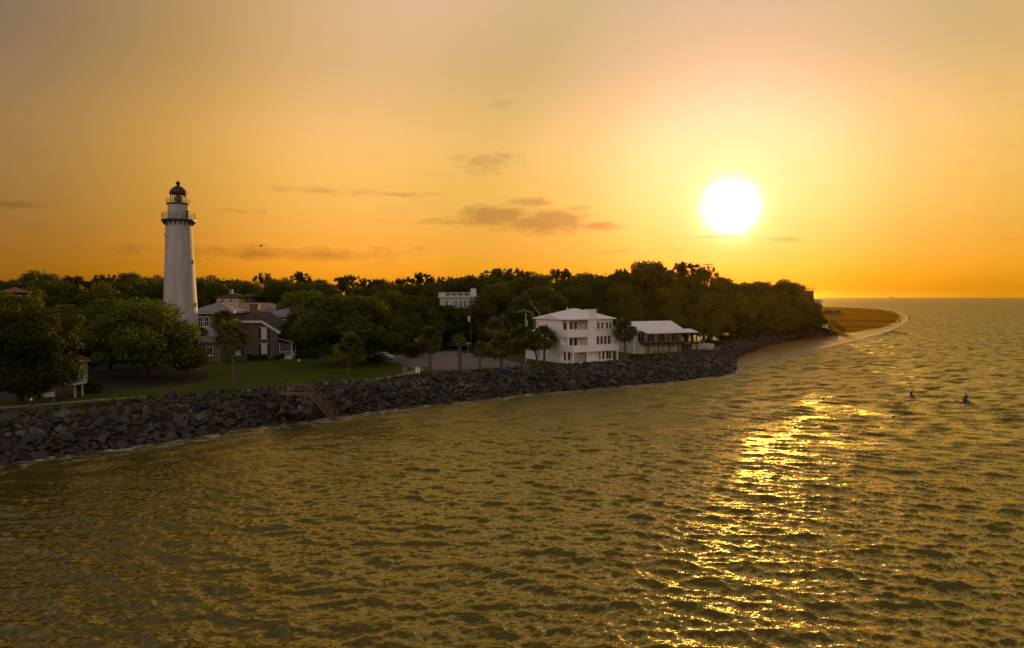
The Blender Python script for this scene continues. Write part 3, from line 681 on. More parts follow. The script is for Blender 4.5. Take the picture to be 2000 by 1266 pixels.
zone = [(-200,120,'at the far left edge'),(120,330,'just left of the lighthouse'),(330,600,'behind the brick house'),(600,800,'behind the big round oak'),(800,930,'behind the parking lot'),(930,1060,'between the utility pole and the white house'),(1060,1215,'behind the white three-storey house'),(1215,1400,'behind the porch house'),(1400,1700,'on the wooded point below the sun')]
for px, _, wp, Y, dy in BELT:
    yt = skyl(px)+dy
    if 1385 < px: yt = max(yt, 556)
    z_ = next(z[2] for z in zone if z[0] <= px < z[1])
    if 430 < px < 520 and Y < 185: yt = max(yt, 572)
    if 845 < px < 945 and Y < 166: yt = max(yt, 596)
    elif 845 < px < 945 and Y < 200: Y = 195
    row = 'front row' if Y < 170 else 'second row'
    tree_px('oak_tree', f"dark oak in the {row} {z_}", px, yt, wp, Y, 'dense' if rnd.random() < .7 else 'wide', f"oaks {z_}, {row}")
# oak with pale bare limbs beside the white house
pt = thing('bare_limbed_oak', 'oak with pale bare limbs arching beside the white three-storey house', 'tree', (X_at(1046,138),138,3))
def rel(px, py, Y, o): return D(px, py, Y)-Vector(o.location)
tb = MB(); tb.path([(0,0,-.3), rel(1047,655,138,pt), rel(1044,625,138,pt), rel(1037,610,137.5,pt), rel(1022,606,137,pt), rel(1008,611,136.5,pt)], [.38,.3,.24,.2,.15,.08], 8)
tb.path([rel(1047,655,138,pt), rel(1058,620,138,pt), rel(1048,605,138,pt), rel(1038,595,138,pt), rel(1034,584,138,pt)], [.28,.22,.17,.12,.06], 7)
tb.path([rel(1058,628,138,pt), rel(1077,612,139,pt), rel(1072,603,139,pt), rel(1076,592,139,pt)], [.2,.16,.1,.05], 6)
tb.build('trunk', M['palebark'], pt, True)
V, F = blob_leaves([tuple(rel(x, y, 139+rnd.uniform(-1,1.5), pt))+(r_, .7) for x, y, r_ in ((1004,608,1.3),(1033,578,1.5),(1050,574,1.8),(1080,582,1.6),(1066,572,1.7),(1015,588,1.2),(1095,590,1.4))], 5200, .27, np.random.RandomState(9), .4)
link_mesh('crown', np_mesh('crown', V, F), M['leaf'], pt)

# cabbage palms
def make_palm(seed, rc, m_leaf):
    r = random.Random(seed); rs = np.random.RandomState(seed); V, F = [], []; sk = []
    for i in range(72):
        a = r.uniform(0,6.28); e = math.asin(r.uniform(-.8,1)); dead = e < -.45
        d = Vector((math.cos(a)*math.cos(e), math.sin(a)*math.cos(e), math.sin(e)))
        L = rc*r.uniform(.42,.62); hub = d*L; hub.z -= .12*rc*(1-abs(d.z))
        up = Vector((0,0,1)) if abs(d.z) < .95 else Vector((1,0,0)); s_ = d.cross(up).normalized(); u = s_.cross(d).normalized()
        roll = r.uniform(-.9,.9); s2 = s_*math.cos(roll)+u*math.sin(roll); u2 = d.cross(s2)*-1
        lv, lf = (V, F) if not dead else (sk, None)
        nl = 15
        for k in range(nl):
            t = (k/(nl-1)-.5)*math.radians(210); dd = d*math.cos(t)+s2*math.sin(t); ln = rc*r.uniform(.42,.58)*(1-.25*abs(t)/2)
            w = rc*.035; nrm = dd.cross(u2).normalized()
            m1 = hub+dd*ln*.55+u2*rc*.03; tip = hub+dd*ln+Vector((0,0,-.16*rc))
            k0 = len(V); V += [hub, m1+nrm*w, tip, m1-nrm*w]; F += [(k0,k0+1,k0+2,k0+3)]
        k0 = len(V); V += [Vector((0,0,-.1*rc))+s_*.02*rc, Vector((0,0,-.1*rc))-s_*.02*rc, hub-s_*.015*rc, hub+s_*.015*rc]; F += [(k0,k0+1,k0+2,k0+3)]
    me = np_mesh('crown', [tuple(v) for v in V], F); me.materials.append(m_leaf)
    dv, df = [], []
    for i in range(26):
        a = r.uniform(0,6.28); hub = Vector((math.cos(a)*.32*rc, math.sin(a)*.32*rc, -.42*rc+r.uniform(-.2,.15)*rc)); s_ = Vector((-math.sin(a), math.cos(a), 0))
        for k in range(7):
            t = (k/6-.5)*1.6; tip = hub+(Vector((math.cos(a)*.2,math.sin(a)*.2,-1))*math.cos(t)+s_*math.sin(t))*rc*r.uniform(.3,.5); k0 = len(dv)
            m1 = hub.lerp(tip,.5); dv += [hub, m1+s_*.03*rc, tip, m1-s_*.03*rc]; df += [(k0,k0+1,k0+2,k0+3)]
    md = np_mesh('dead_frond_skirt', [tuple(v) for v in dv], df); md.materials.append(M['deadleaf'])
    return me, md
PV = [make_palm(200+i, 1.0, M['palmleaf']) for i in range(4)]
PALMS = [(452,653,29,458,753,'cabbage palm standing alone on the lawn before the brick house'),
         (440,627,22,431,706,'taller cabbage palm behind the lone lawn palm, beside the lighthouse'),
         (683,678,26,681,733,'cabbage palm on the lawn in front of the big round oak'),
         (840,660,22,840,724,'cabbage palm at the left end of the parking lot beside the grill'),
         (897,663,11,899,724,'second cabbage palm from the left along the parking lot edge, thick pale trunk'),
         (938,679,12,937,724,'shortest cabbage palm with a small yellowish head along the parking lot'),
         (977,673,23,980,721,'bushy wide cabbage palm at the right end of the parking lot'),
         (1018,658,23,1019,713,'cabbage palm beside the flagpole, left of the white house'),
         (1042,665,18,1050,713,'left palm of the pair in front of the white house wall'),
         (1063,657,22,1063,709.5,'right palm of the pair in front of the white house wall'),
         (1221,643,21,1221,707,'cabbage palm between the white house and the porch house'),
         (968,640,19,966,703,'tall shaggy palm behind the parking lot near the utility pole')]
for i, (cx, cy, cr, bx, by, lab) in enumerate(PALMS):
    b = G(bx, by); Y = b.y; c = D(cx, cy, Y)-b; rc = cr*Y/FPX*1.32
    t = thing('palm_tree', lab, 'palm tree', b, 0, 'cabbage palms along the shore')
    tr = MB(); top = c+Vector((0,0,-.15*rc)); r0 = .20 if i not in (4,6) else .28
    pts = [Vector((0,0,-.2)), Vector((top.x*.2, 0, top.z*.3)), Vector((top.x*.6, 0, top.z*.65)), top]
    tr.path(pts, [r0*1.35, r0, r0*.9, r0*1.05], 9); tr.build('trunk', M['palmbark'], t, True)
    me, md = PV[i % 4]
    for nm, mm in (('crown', me), ('dead_frond_skirt', md)):
        o = bpy.data.objects.new(nm, mm); col.objects.link(o); o.parent = t; o.location = c; o.scale = (rc, rc, rc*.98); o.rotation_euler = (0,0,rnd.uniform(0,6.28))

# shrubs and hedges
def shrub(name, label, loc, w, d, h, n=2200, m=None, group=None, seed=1, cat='shrub'):
    rs = np.random.RandomState(seed); r = random.Random(seed); bl = []
    for i in range(16): bl.append((r.uniform(-.5,.5)*w*.8, r.uniform(-.5,.5)*d*.8, r.uniform(.2,.75)*h, r.uniform(.28,.42)*min(h,max(w,d)), .9))
    V, F = blob_leaves(bl, n, .14, rs, .3); V[:,2] = np.maximum(V[:,2], 0.0)
    t = thing(name, label, cat, loc, 0, group); link_mesh('foliage', np_mesh('foliage', V, F), m or M['leaf2'], t)
    st = MB()
    for i in range(5): st.path([(bl[i][0]*.3, bl[i][1]*.3, 0), (bl[i][0]*.8, bl[i][1]*.8, bl[i][2])], [.05,.02], 5)
    st.build('stems', M['bark'], t); return t
shrub('hedge', 'low dark hedge along the foot of the brick gable wall', G(520,704), 8.5, 1.3, 1.2, 3600, seed=4, cat='hedge')
shrub('hedge', 'dark hedge on the lawn edge below the lighthouse oak', G(325,708), 9, 1.6, 1.5, 3600, seed=5, cat='hedge')
shrub('shrub', 'round dark shrub beside the white raised pavilion', G(176,768), 2.6, 2.2, 2.0, seed=6)
for px, py, w_, h_, where in ((815,699,7,2.6,'at the left end of the parking lot'),(955,697,6,3.0,'behind the parking lot below the utility pole'),(1005,692,6,3.4,'left of the flagpole'),(600,700,5,2.4,'between the brick house and the round oak'),(770,694,6,3.0,'behind the parked car'),(732,709,4,1.5,'in front of the parked car')):
    shrub('shrub', f'bushy dark shrub {where}', G(px,py), w_, 3, h_, 2600, seed=int(px))
for i, (px, py, w_, h_) in enumerate(((1395,672,5,1.4),(1420,664,7,1.8),(1445,660,7,1.6),(1472,654,8,2.2),(1500,652,9,2.0),(1530,648,9,2.4),(1562,645,9,2.4),(1580,642,8,2.0),(1250,701,4,1.2),(1290,698,5,1.0),(1375,684,4,1.2))):
    shrub('shrub', 'low scrubby bush rooted at the crest of the rocks on the point' if px > 1380 else 'low scrubby bush rooted in the bank below the porch house', G(px,py)+Vector((0,0,-.3)), w_, 4, h_, 2200, M['scrub'], 'scrub along the rock bank on the point' if px > 1380 else 'scrub below the porch house', seed=300+i)

# ------------------------------------------------------------------ lighthouse
LB = G(355,711); lh = thing('lighthouse', 'tall white tapering lighthouse with black gallery and lantern dome', 'lighthouse', LB)
b = MB(); b.lathe([(3.35,0),(3.25,.6),(3.05,3.0),(2.78,9),(2.52,15),(2.28,20.5),(2.12,24.2),(2.2,24.7),(2.32,25.0)], 48); b.build('tower_shaft', M['tower'], lh, True)
b = MB(); b.lathe([(2.35,25.0),(2.78,25.1),(2.78,25.36),(1.8,25.36)], 48); gal = b.build('gallery_deck', M['iron'], lh, True)
for i in range(18):
    a = 2*math.pi*i/18; c, s_ = math.cos(a), math.sin(a); b = MB()
    b.prism([(2.14*c,2.14*s_,24.25),(2.70*c,2.70*s_,24.95),(2.70*c,2.70*s_,25.1),(2.14*c,2.14*s_,25.1)], (-s_*.09, c*.09, 0)); b.build('bracket', M['iron'], lh)
def ring_rail(r, z, h, n, parent, post=.03):
    b = MB()
    for i in range(n):
        a = 2*math.pi*i/n; a2 = 2*math.pi*(i+1)/n
        p = Vector((r*math.cos(a), r*math.sin(a), z)); q = Vector((r*math.cos(a2), r*math.sin(a2), z))
        b.tube(p, p+Vector((0,0,h)), post, n=5)
        for k in (.35,.68,1.0): b.tube(p+Vector((0,0,h*k)), q+Vector((0,0,h*k)), post*.8, n=5)
        for k in (.33,.66): e = p.lerp(q,k); b.tube(e, e+Vector((0,0,h)), post*.4, n=4)
    return b.build('railing', M['iron'], parent)
ring_rail(2.72, 25.36, 1.15, 20, lh)
b = MB(); b.lathe([(1.78,25.3),(1.72,28.0)], 32); b.build('watch_room', M['tower'], lh, True)
b = MB(); b.box(-.45,.45,1.68,1.86,25.4,27.3); b.build('door', M['shutter'], lh)
b = MB(); b.lathe([(1.78,28.0),(1.95,28.05),(1.95,28.2),(1.3,28.2)], 32); b.build('upper_gallery', M['iron'], lh, True)
ring_rail(1.92, 28.2, .75, 14, lh, .02)
lant = thing('lantern', None, None, (0,0,28.2)); lant.parent = lh
del_k = [k for k in ('label','category') if k in lant]
b = MB()
for i in range(10):
    a = 2*math.pi*i/10; c, s_ = math.cos(a), math.sin(a); b.tube((1.28*c,1.28*s_,0),(1.28*c,1.28*s_,1.72), .045, n=5)
b.lathe([(1.34,0),(1.34,.12),(1.2,.12)], 30); b.lathe([(1.2,1.62),(1.36,1.62),(1.36,1.74),(1.2,1.74)], 30); b.build('mullions', M['iron'], lant)
gm = bpy.data.materials.new('clear_glass'); gm.use_nodes = True; t_ = gm.node_tree
gl_ = t_.nodes.new('ShaderNodeBsdfGlossy'); gl_.inputs['Roughness'].default_value = .02; tp = t_.nodes.new('ShaderNodeBsdfTransparent'); tp.inputs[0].default_value = (.90,.88,.72,1)
fr = t_.nodes.new('ShaderNodeFresnel'); fr.inputs[0].default_value = 1.3; mx = t_.nodes.new('ShaderNodeMixShader')
t_.links.new(fr.outputs[0], mx.inputs[0]); t_.links.new(tp.outputs[0], mx.inputs[1]); t_.links.new(gl_.outputs[0], mx.inputs[2]); t_.links.new(mx.outputs[0], t_.nodes['Material Output'].inputs[0])
b = MB(); n = 10
vs = [(1.24*math.cos(2*math.pi*i/n), 1.24*math.sin(2*math.pi*i/n), z) for z in (.12,1.62) for i in range(n)]
b.add(vs, [(i,(i+1)%n,n+(i+1)%n,n+i) for i in range(n)]); b.build('panes', gm, lant)
b = MB(); b.lathe([(.28,.1),(.32,.3),(.62,.5),(.72,.85),(.62,1.2),(.3,1.42),(.1,1.5)], 16); b.build('lens', mat('lens_glass',(.10,.09,.06),(.2,.17,.1),6,.15), lant, True)
b = MB(); b.lathe([(1.42,29.92),(1.5,29.95),(1.46,30.05),(1.32,30.4),(1.05,30.78),(.68,31.08),(.34,31.25),(.22,31.35),(.18,31.45),(.36,31.6),(.40,31.78),(.32,31.95),(.12,32.05),(.04,32.1),(.025,32.7)], 32); b.build('dome', M['dome'], lh, True)
for z, a in ((22.6,R(188)),(17.9,R(-4)),(20.0,R(180)),(10.4,R(-3)),(14.0,R(183))):
    rr_ = np.interp(z, [0.6,3,9,15,20.5,24.2],[3.25,3.05,2.78,2.52,2.28,2.12]); c, s_ = math.cos(a), math.sin(a); b = MB()
    Mx = Matrix.Translation((rr_*c, rr_*s_, z)) @ Matrix.Rotation(a, 4, 'Z')
    b.box(-.1,.16,-.18,.18,-.3,.3,Mx); b.box(-.1,.24,-.26,.26,.3,.38,Mx); b.build('window', M['shutter'], lh)

# ------------------------------------------------------------------ buildings
class Face:                             # a wall face: a along it, z up, c outwards
    def __init__(s, o, u, n): s.o = Vector(o); s.u = Vector(u).normalized(); s.n = Vector(n).normalized(); s.M = Matrix((( s.u.x, s.n.x, 0, s.o.x),(s.u.y, s.n.y, 0, s.o.y),(0,0,1,s.o.z),(0,0,0,1)))
    def box(s, b, a0, a1, z0, z1, c0, c1): return b.box(a0, a1, c0, c1, z0, z1, s.M)
def window(F, a, z, w, h, parent, frame='white', pane='glass', shut=False, mull=1, bars=1, sill=True, c=0.0):
    b = MB(); fw = .09; d0, d1 = c-.02, c+.07
    F.box(b, a-w/2, a-w/2+fw, z, z+h, d0, d1); F.box(b, a+w/2-fw, a+w/2, z, z+h, d0, d1); F.box(b, a-w/2+fw, a+w/2-fw, z+h-fw, z+h, d0, d1); F.box(b, a-w/2+fw, a+w/2-fw, z, z+fw, d0, d1)
    for i in range(1, mull+1):
        x = a-w/2+w*i/(mull+1); F.box(b, x-.03, x+.03, z+fw, z+h-fw, d0, d1-.01)
    for i in range(1, bars+1):
        y = z+h*i/(bars+1); F.box(b, a-w/2+fw, a+w/2-fw, y-.025, y+.025, d0, d1-.015)
    o = b.build('window', M[frame], parent)
    p = MB(); F.box(p, a-w/2+fw, a+w/2-fw, z+fw, z+h-fw, c-.03, c+.02); p.build('pane', M[pane], o)
    if sill: q = MB(); F.box(q, a-w/2-.08, a+w/2+.08, z-.12, z-.003, c-.02, c+.14); q.build('sill', M[frame], o)
    if shut:
        for s_ in (-1,1): q = MB(); x = a+s_*(w/2+.27); F.box(q, x-.24, x+.24, z, z+h, c-.02, c+.06); q.build('shutter', M['shutter'], parent)
    return o
def hip(b, x0, x1, y0, y1, z, h, along='x', t=.16):
    if along == 'x': m = (y1-y0)/2; r0, r1 = (x0+m, (y0+y1)/2), (x1-m, (y0+y1)/2)
    else: m = (x1-x0)/2; r0, r1 = ((x0+x1)/2, y0+m), ((x0+x1)/2, y1-m)
    A,B_,C_,D_ = (x0,y0,z),(x1,y0,z),(x1,y1,z),(x0,y1,z); E_,F_ = (*r0,z+h),(*r1,z+h)
    low = [(p[0],p[1],p[2]-t) for p in (A,B_,C_,D_)]
    vs = [A,B_,C_,D_,E_,F_]+low
    if along == 'x': fs = [(0,1,5,4),(1,2,5),(2,3,4,5),(3,0,4)]
    else: fs = [(0,1,4),(1,2,5,4),(2,3,5),(3,0,4,5)]
    fs += [(0,1,7,6),(1,2,8,7),(2,3,9,8),(3,0,6,9),(6,7,8,9)]
    b.add(vs, fs); return b
def gable(b, x0, x1, y0, y1, z, h, along='y', t=.18):     # ridge runs along the given axis
    if along == 'y': xm = (x0+x1)/2; o = [(x0,y0,z),(xm,y0,z+h),(x1,y0,z),(x1,y0,z-t),(xm,y0,z+h-t),(x0,y0,z-t)]; b.prism(o, (0,y1-y0,0))
    else: ym = (y0+y1)/2; o = [(x0,y0,z),(x0,ym,z+h),(x0,y1,z),(x0,y1,z-t),(x0,ym,z+h-t),(x0,y0,z-t)]; b.prism(o, (x1-x0,0,0))
    return b
def rail(b, p0, p1, h, n, post=.05, mids=(.5,), balus=0, top=.05):
    p0 = Vector(p0); p1 = Vector(p1); up = Vector((0,0,h))
    for i in range(n+1): p = p0.lerp(p1, i/n); b.tube(p, p+up, post, n=4)
    b.tube(p0+up, p1+up, top, n=4)
    for k in mids: b.tube(p0+up*k, p1+up*k, top*.7, n=4)
    for i in range(balus): p = p0.lerp(p1, (i+.5)/balus); b.tube(p+up*.1, p+up, .02, n=4)
    return b

# white three-storey house: local X along the sea front, Y inland
H = thing('white_house', 'white three-storey stucco house with wide balconies and tall chimney', 'house', G(1109,711), R(34)); Wd = 10.6
b = MB(); b.box(4.4,Wd,0,9.5,0,7.8); b.box(0,4.39,2.0,9.5,0,7.8); b.build('wall', M['stucco'], H)
b = MB(); b.box(.0,9.0,9.51,12.8,0,5.0); w2 = b.build('rear_wing', M['stucco'], H)
b = MB(); hip(b,-.35,9.3,9.0,13.1,5.05,.9,'x'); b.build('rear_roof', M['whiteroof'], H)
b = MB(); b.box(0,4.39,.0,1.99,2.1,2.4); b.build('balcony_slab', M['stucco'], H)
b = MB(); b.box(0,4.39,.0,1.99,4.65,4.9); b.build('balcony_slab', M['stucco'], H)
b = MB(); b.box(0,4.38,.0,.16,4.9,6.0); b.box(0,.16,.16,1.99,4.9,6.0); b.build('parapet', M['stucco'], H)
b = MB(); b.box(0,.16,.16,1.99,2.4,3.3); b.build('parapet', M['stucco'], H)
b = MB(); b.box(0,.24,.0,.24,2.4,4.65); b.build('post', M['stucco'], H)
b = MB(); b.box(0,.24,.3,.54,.36,2.1); b.build('post', M['stucco'], H)
b = MB(); b.box(0,.24,1.75,1.99,6.0,7.8); b.box(0,.22,.0,.22,6.0,7.62); b.build('post', M['stucco'], H)
b = MB(); b.box(0,Wd+.15,-1.55,-.003,2.1,2.35); b.build('balcony_floor', M['stucco'], H)
b = MB(); b.box(0,Wd+.15,-1.55,-1.40,2.35,3.3); b.box(0,.15,-1.39,-.003,2.35,3.3); b.box(Wd,Wd+.15,-1.39,-.003,2.35,3.3); b.build('parapet', M['stucco'], H)
b = MB(); b.box(0,Wd+.1,-1.5,1.99,-.3,.35); b.build('porch_base', M['stucco'], H)
for x in (.1,3.3,6.6,Wd-.1): b = MB(); b.box(x-.1,x+.1,-1.5,-1.3,.35,2.1); b.build('post', M['stucco'], H)
for fx in (0,):
    b = MB(); b.box(4.4,6.3,-.35,.55,0,9.45); b.build('chimney', M['stucco'], H)
    b = MB(); b.box(4.3,6.4,-.45,.65,9.45,9.62); b.build('chimney_cap', M['white'], H)
Ff = Face((0,0,0),(1,0,0),(0,-1,0)); Fl = Face((0,2.0,0),(1,0,0),(0,-1,0)); Fs = Face((0,0,0),(0,1,0),(-1,0,0))
for a in (7.05,8.0,9.15,10.0): window(Ff,a,5.95,.72,1.35,H,'white','curtain',mull=0)
for a in (6.95,7.85,8.75,9.65): window(Ff,a,3.0,.78,1.75,H,'white','curtain',mull=0,bars=0)
for a in (2.3,3.35): window(Fl,a,5.95,.80,1.35,H,'white','curtain',mull=0); window(Fl,a,2.5,.85,2.0,H,'white','glass',mull=0,bars=0)
window(Fl,.9,5.1,.8,2.1,H,'white','glass',mull=0,bars=0)
for a in (5.6,7.9,9.6): window(Ff,a,.36,1.4,1.7,H,'white','glass',mull=1,bars=0,sill=False)
window(Fl,1.4,.36,1.6,1.7,H,'white','glass',mull=1,bars=0,sill=False)
window(Fs,8.6,.4,.55,1.7,H,'white','glass',mull=0,bars=0,sill=False); window(Fs,9.0,6.4,.45,.8,H,'white','glass',mull=0,bars=0)
window(Fs,5.0,3.2,.7,1.2,H,'white','curtain',mull=0)
b = MB(); hip(b,-.4,Wd+.4,-.45,9.9,7.96,1.75,'x'); b.build('roof', M['whiteroof'], H)
b = MB(); b.prism([(-.42,2.6,7.97),(-.42,4.9,8.75),(-.42,7.2,7.97)],(4.5,0,0)); b.build('roof_gable', M['whiteroof'], H)
b = MB(); b.box(-.46,Wd+.46,-.52,-.45,7.78,7.95); b.box(-.47,-.40,-.45,9.9,7.78,7.95); b.build('gutter', M['white'], H)
b = MB(); b.tube((3.6,4.7,9.5),(3.6,4.7,9.95),.09); b.build('roof_vent', M['white'], H)

# porch house with a white metal roof and its deck
P_ = thing('porch_house', 'low pale house with white metal roof and dark two-level porch', 'house', G(1238.5,691), R(24))
b = MB(); b.box(0,12,0,8,-.4,4.8); b.prism([(.0,0,4.8),(0,4,6.35),(0,8,4.8)],(12,0,0)); b.build('wall', M['greysiding_shade'], P_)
b = MB(); gable(b,-.35,12.35,-.4,8.4,4.95,1.65,'x'); b.build('roof', M['whiteroof'], P_)
b = MB(); b.add([(1.2,-.3,4.98),(14.2,-.3,4.98),(14.2,-3.0,4.42),(1.2,-3.0,4.42),(1.2,-.3,4.84),(14.2,-.3,4.84),(14.2,-3.0,4.26),(1.2,-3.0,4.26)],[(0,1,2,3),(7,6,5,4),(3,2,6,7),(0,4,5,1),(1,5,6,2),(0,3,7,4)]); b.build('porch_roof', M['whiteroof'], P_)
b = MB(); b.box(1.3,14.0,-2.9,-.003,2.0,2.2); b.build('porch_floor', M['darkwood'], P_)
b = MB(); rail(b,(1.4,-2.85,2.2),(13.9,-2.85,2.2),1.05,8,.05,(.25,),90,.05); rail(b,(1.4,-2.85,2.2),(1.4,-.1,2.2),1.05,2,.05,(.25,),20,.05); b.build('railing', M['darkwood'], P_)
b = MB(); rail(b,(1.0,-3.6,-.2),(13.9,-3.6,-.2),1.0,9,.05,(.25,),80,.05); b.build('railing', M['wood'], P_)
b = MB(); b.box(.8,14,-3.7,-.003,-.45,-.2); b.build('terrace_floor', M['wood'], P_)
for x in (1.5,4.0,6.6,9.1,11.6,13.9): b = MB(); b.box(x-.09,x+.09,-2.95,-2.77,-1.2,4.3); b.build('post', M['darkwood'], P_)
Fp = Face((0,0,0),(1,0,0),(0,-1,0)); Fg = Face((0,0,0),(0,1,0),(-1,0,0))
for a in (1.6,4.2,7.0,10.2): window(Fp,a,2.25,1.7,2.1,P_,'trim','glass',mull=1,bars=0,sill=False)
for a in (2.0,4.4,6.2,8.3,10.6): window(Fp,a,.0,1.2,1.9,P_,'white','blind',mull=1,bars=0,sill=False)
window(Fg,3.0,2.9,.9,1.2,P_,'white','glass'); window(Fg,5.6,2.9,.9,1.2,P_,'white','glass')
b = MB(); b.box(-.05,.12,-.06,.06,-.3,4.7); b.build('corner_board', M['white'], P_)
Dk = thing('timber_deck', 'pale railed timber deck on posts right of the porch house', 'deck', G(1349,687), R(12)); k5 = G(1396,687)-G(1349,687); L5 = k5.length*1.0
b = MB(); b.box(0,L5,-.6,4.5,.25,.45); b.build('deck_floor', M['wood'], Dk)
b = MB(); rail(b,(.05,-.55,.45),(L5-.05,-.55,.45),1.15,5,.05,(.33,.66),44,.06); rail(b,(L5-.05,-.55,.45),(L5-.05,4.4,.45),1.15,4,.05,(.33,.66),36,.06); b.build('railing', M['trim'], Dk)
for x in (.3,L5*.5,L5-.3): b = MB(); b.box(x-.1,x+.1,-.5,-.3,-2.2,.25); b.build('support_post', M['wood'], Dk)
u = thing('folded_parasol', 'folded yellow parasol standing on the timber deck', 'parasol', Dk.location+Vector((2.6,2.0,.45)))
b = MB(); b.tube((0,0,0),(0,0,2.6),.03); b.build('pole', M['white'], u); b = MB(); b.lathe([(.16,1.0),(.2,1.15),(.15,1.9),(.05,2.5),(.02,2.62)],10); b.build('canopy', M['yellowcloth'], u, True)

# brick keeper's house
K = thing('brick_house', 'two-storey brown brick house with clipped gable and black shutters', 'house', G(491,702.5), R(3))
b = MB(); b.prism([(-4.9,0,0),(-4.9,0,5.6),(-2.3,0,7.2),(2.3,0,7.2),(4.9,0,5.6),(4.9,0,0)],(0,11,0)); b.build('wall', M['brick'], K)
b = MB(); z0 = 5.6; z1 = 8.7
o1 = [(-5.5,-.5,5.35),(-2.25,-.5,7.42),(2.25,-.5,7.42),(5.5,-.5,5.35)]
b.add([(-5.5,-.5,5.35),(-2.25,-.5,7.42),(2.25,-.5,7.42),(5.5,-.5,5.35),(0,2.2,8.85),(0,11.5,8.85),(-5.5,11.5,5.35),(5.5,11.5,5.35)],[(1,2,4),(0,1,4,5,6),(2,3,7,5,4)])
b.build('roof', M['shingle'], K)
b = MB()
for (x0,z0),(x1,z1) in (((-5.55,5.3),(-2.27,7.4)),((-2.27,7.4),(2.27,7.4)),((2.27,7.4),(5.55,5.3))):
    d = Vector((x1-x0,0,z1-z0)).normalized(); nn = Vector((-d.z,0,d.x))*.42; b.prism([(x0,-.55,z0),(x1,-.55,z1),(x1-nn.x*1.0,-.55,z1-nn.z),(x0-nn.x,-.55,z0-nn.z)],(0,.2,0))
b.box(4.9,5.6,-.5,-.1,4.95,5.3); b.box(-5.6,-4.9,-.5,-.1,4.95,5.3); b.build('gable_trim', M['trim'], K)
b = MB(); b.box(-.75,.75,2.0,3.3,7.9,10.3); b.box(-.85,.85,1.9,3.4,10.3,10.55); b.build('chimney', M['brick'], K)
Fk = Face((0,0,0),(1,0,0),(0,-1,0))
for a in (-2.45,2.45):
    window(Fk,a,3.95,1.05,1.95,K,'trim','blind',True); window(Fk,a,.9,1.05,1.95,K,'trim','blind',True)
    for z in (5.93,2.88): b = MB(); Fk.box(b,a-.65,a+.65,z,z+.2,-.02,.09); b.build('lintel', M['trim'], K)
pw = MB(); pw.box(5.0,7.5,.6,3.2,0,.55); porch = pw.build('side_porch', M['trim'], K)
b = MB(); b.add([(4.92,.2,4.0),(7.9,.2,3.3),(7.9,3.6,3.3),(4.92,3.6,4.0),(4.92,.2,3.85),(7.9,.2,3.1),(7.9,3.6,3.1),(4.92,3.6,3.85)],[(0,1,2,3),(7,6,5,4),(0,4,5,1),(1,5,6,2),(2,6,7,3)]); b.build('porch_roof', M['pinkroof'], porch)
b = MB(); rail(b,(5.1,.65,.55),(7.4,.65,.55),.9,1,.07,(.2,),14,.05)
for x in (5.1,7.4): b.tube((x,.65,.55),(x,.65,3.15),.09,n=6)
b.tube((7.4,3.1,.55),(7.4,3.1,3.15),.09,n=6)
for i in range(12): x = 5.2+i*.19; b.tube((x,.68,1.45),(x,.68,3.1),.018,n=4)
rail(b,(7.4,.65,.55),(7.4,3.1,.55),.9,2,.06,(.2,),12,.05); b.build('lattice', M['white'], porch)

# museum wings behind: one thing each
Y = 143; o = Vector((X_at(418,Y),Y,3)); m_ = Y/FPX
A = thing('museum_wing', 'brick wing with grey hip roof and paired white window behind the lighthouse', 'building', o, R(6))
b = MB(); b.box(-4.2,3.6,0,8,0,8.1); b.build('wall', M['brick_tan'], A); b = MB(); hip(b,-5.0,4.4,-.9,8.9,8.75,2.0,'x'); b.build('roof', M['greyroof'], A)
b = MB(); b.box(-4.9,4.3,-.8,8.8,8.35,8.6); b.build('eave_trim', M['trim'], A)
Fa = Face((0,0,0),(1,0,0),(0,-1,0)); window(Fa,-2.7,5.6,1.05,2.1,A,'white','glass'); window(Fa,-1.45,5.6,1.05,2.1,A,'white','glass')
b = MB(); Fa.box(b,-3.5,3.4,4.0,5.4,-.02,.10); b.build('grey_band', M['greysiding_shade'], A); b = MB(); Fa.box(b,-3.6,3.5,3.75,3.98,-.02,.16); b.build('string_course', M['trim'], A)
Y = 146; A = thing('museum_east_wing', 'brick wing with grey hip roof and shuttered window behind the brick house', 'building', Vector((X_at(562,Y),Y,3)), R(4))
b = MB(); b.box(-4.0,5.0,0,8,0,7.6); b.build('wall', M['brick_tan'], A); b = MB(); hip(b,-4.7,5.7,-.7,8.7,7.95,1.9,'x'); b.build('roof', M['greyroof'], A); b = MB(); b.box(-4.6,5.6,-.6,8.6,7.62,7.8); b.build('eave_trim', M['trim'], A)
window(Face((0,0,0),(1,0,0),(0,-1,0)),-.7,5.0,1.05,2.0,A,'trim','glass',True)
b = MB(); b.add([(-3,-2.6,3.7),(4,-2.6,3.7),(4,-.01,4.6),(-3,-.01,4.6)],[(0,1,2,3)]); b.prism([(-3,-2.6,3.5),(4,-2.6,3.5),(4,-2.6,3.68),(-3,-2.6,3.68)],(0,.12,0)); b.build('porch_roof', M['greyroof'], A)
for x in (-2.8,.6,3.8): b = MB(); b.box(x-.1,x+.1,-2.55,-2.35,0,3.5); b.build('post', M['white'], A)
Y = 152; A = thing('museum_hall', 'long low hall with pale metal roof and twin gables between the brick wings', 'building', Vector((X_at(505,Y),Y,3)), R(4))
b = MB(); b.box(-8.5,6,0,9,0,8.2); b.build('wall', M['brick_tan'], A); b = MB(); hip(b,-9,6.5,-.5,9.5,8.6,1.9,'x'); b.build('roof', M['pinkroof'], A)
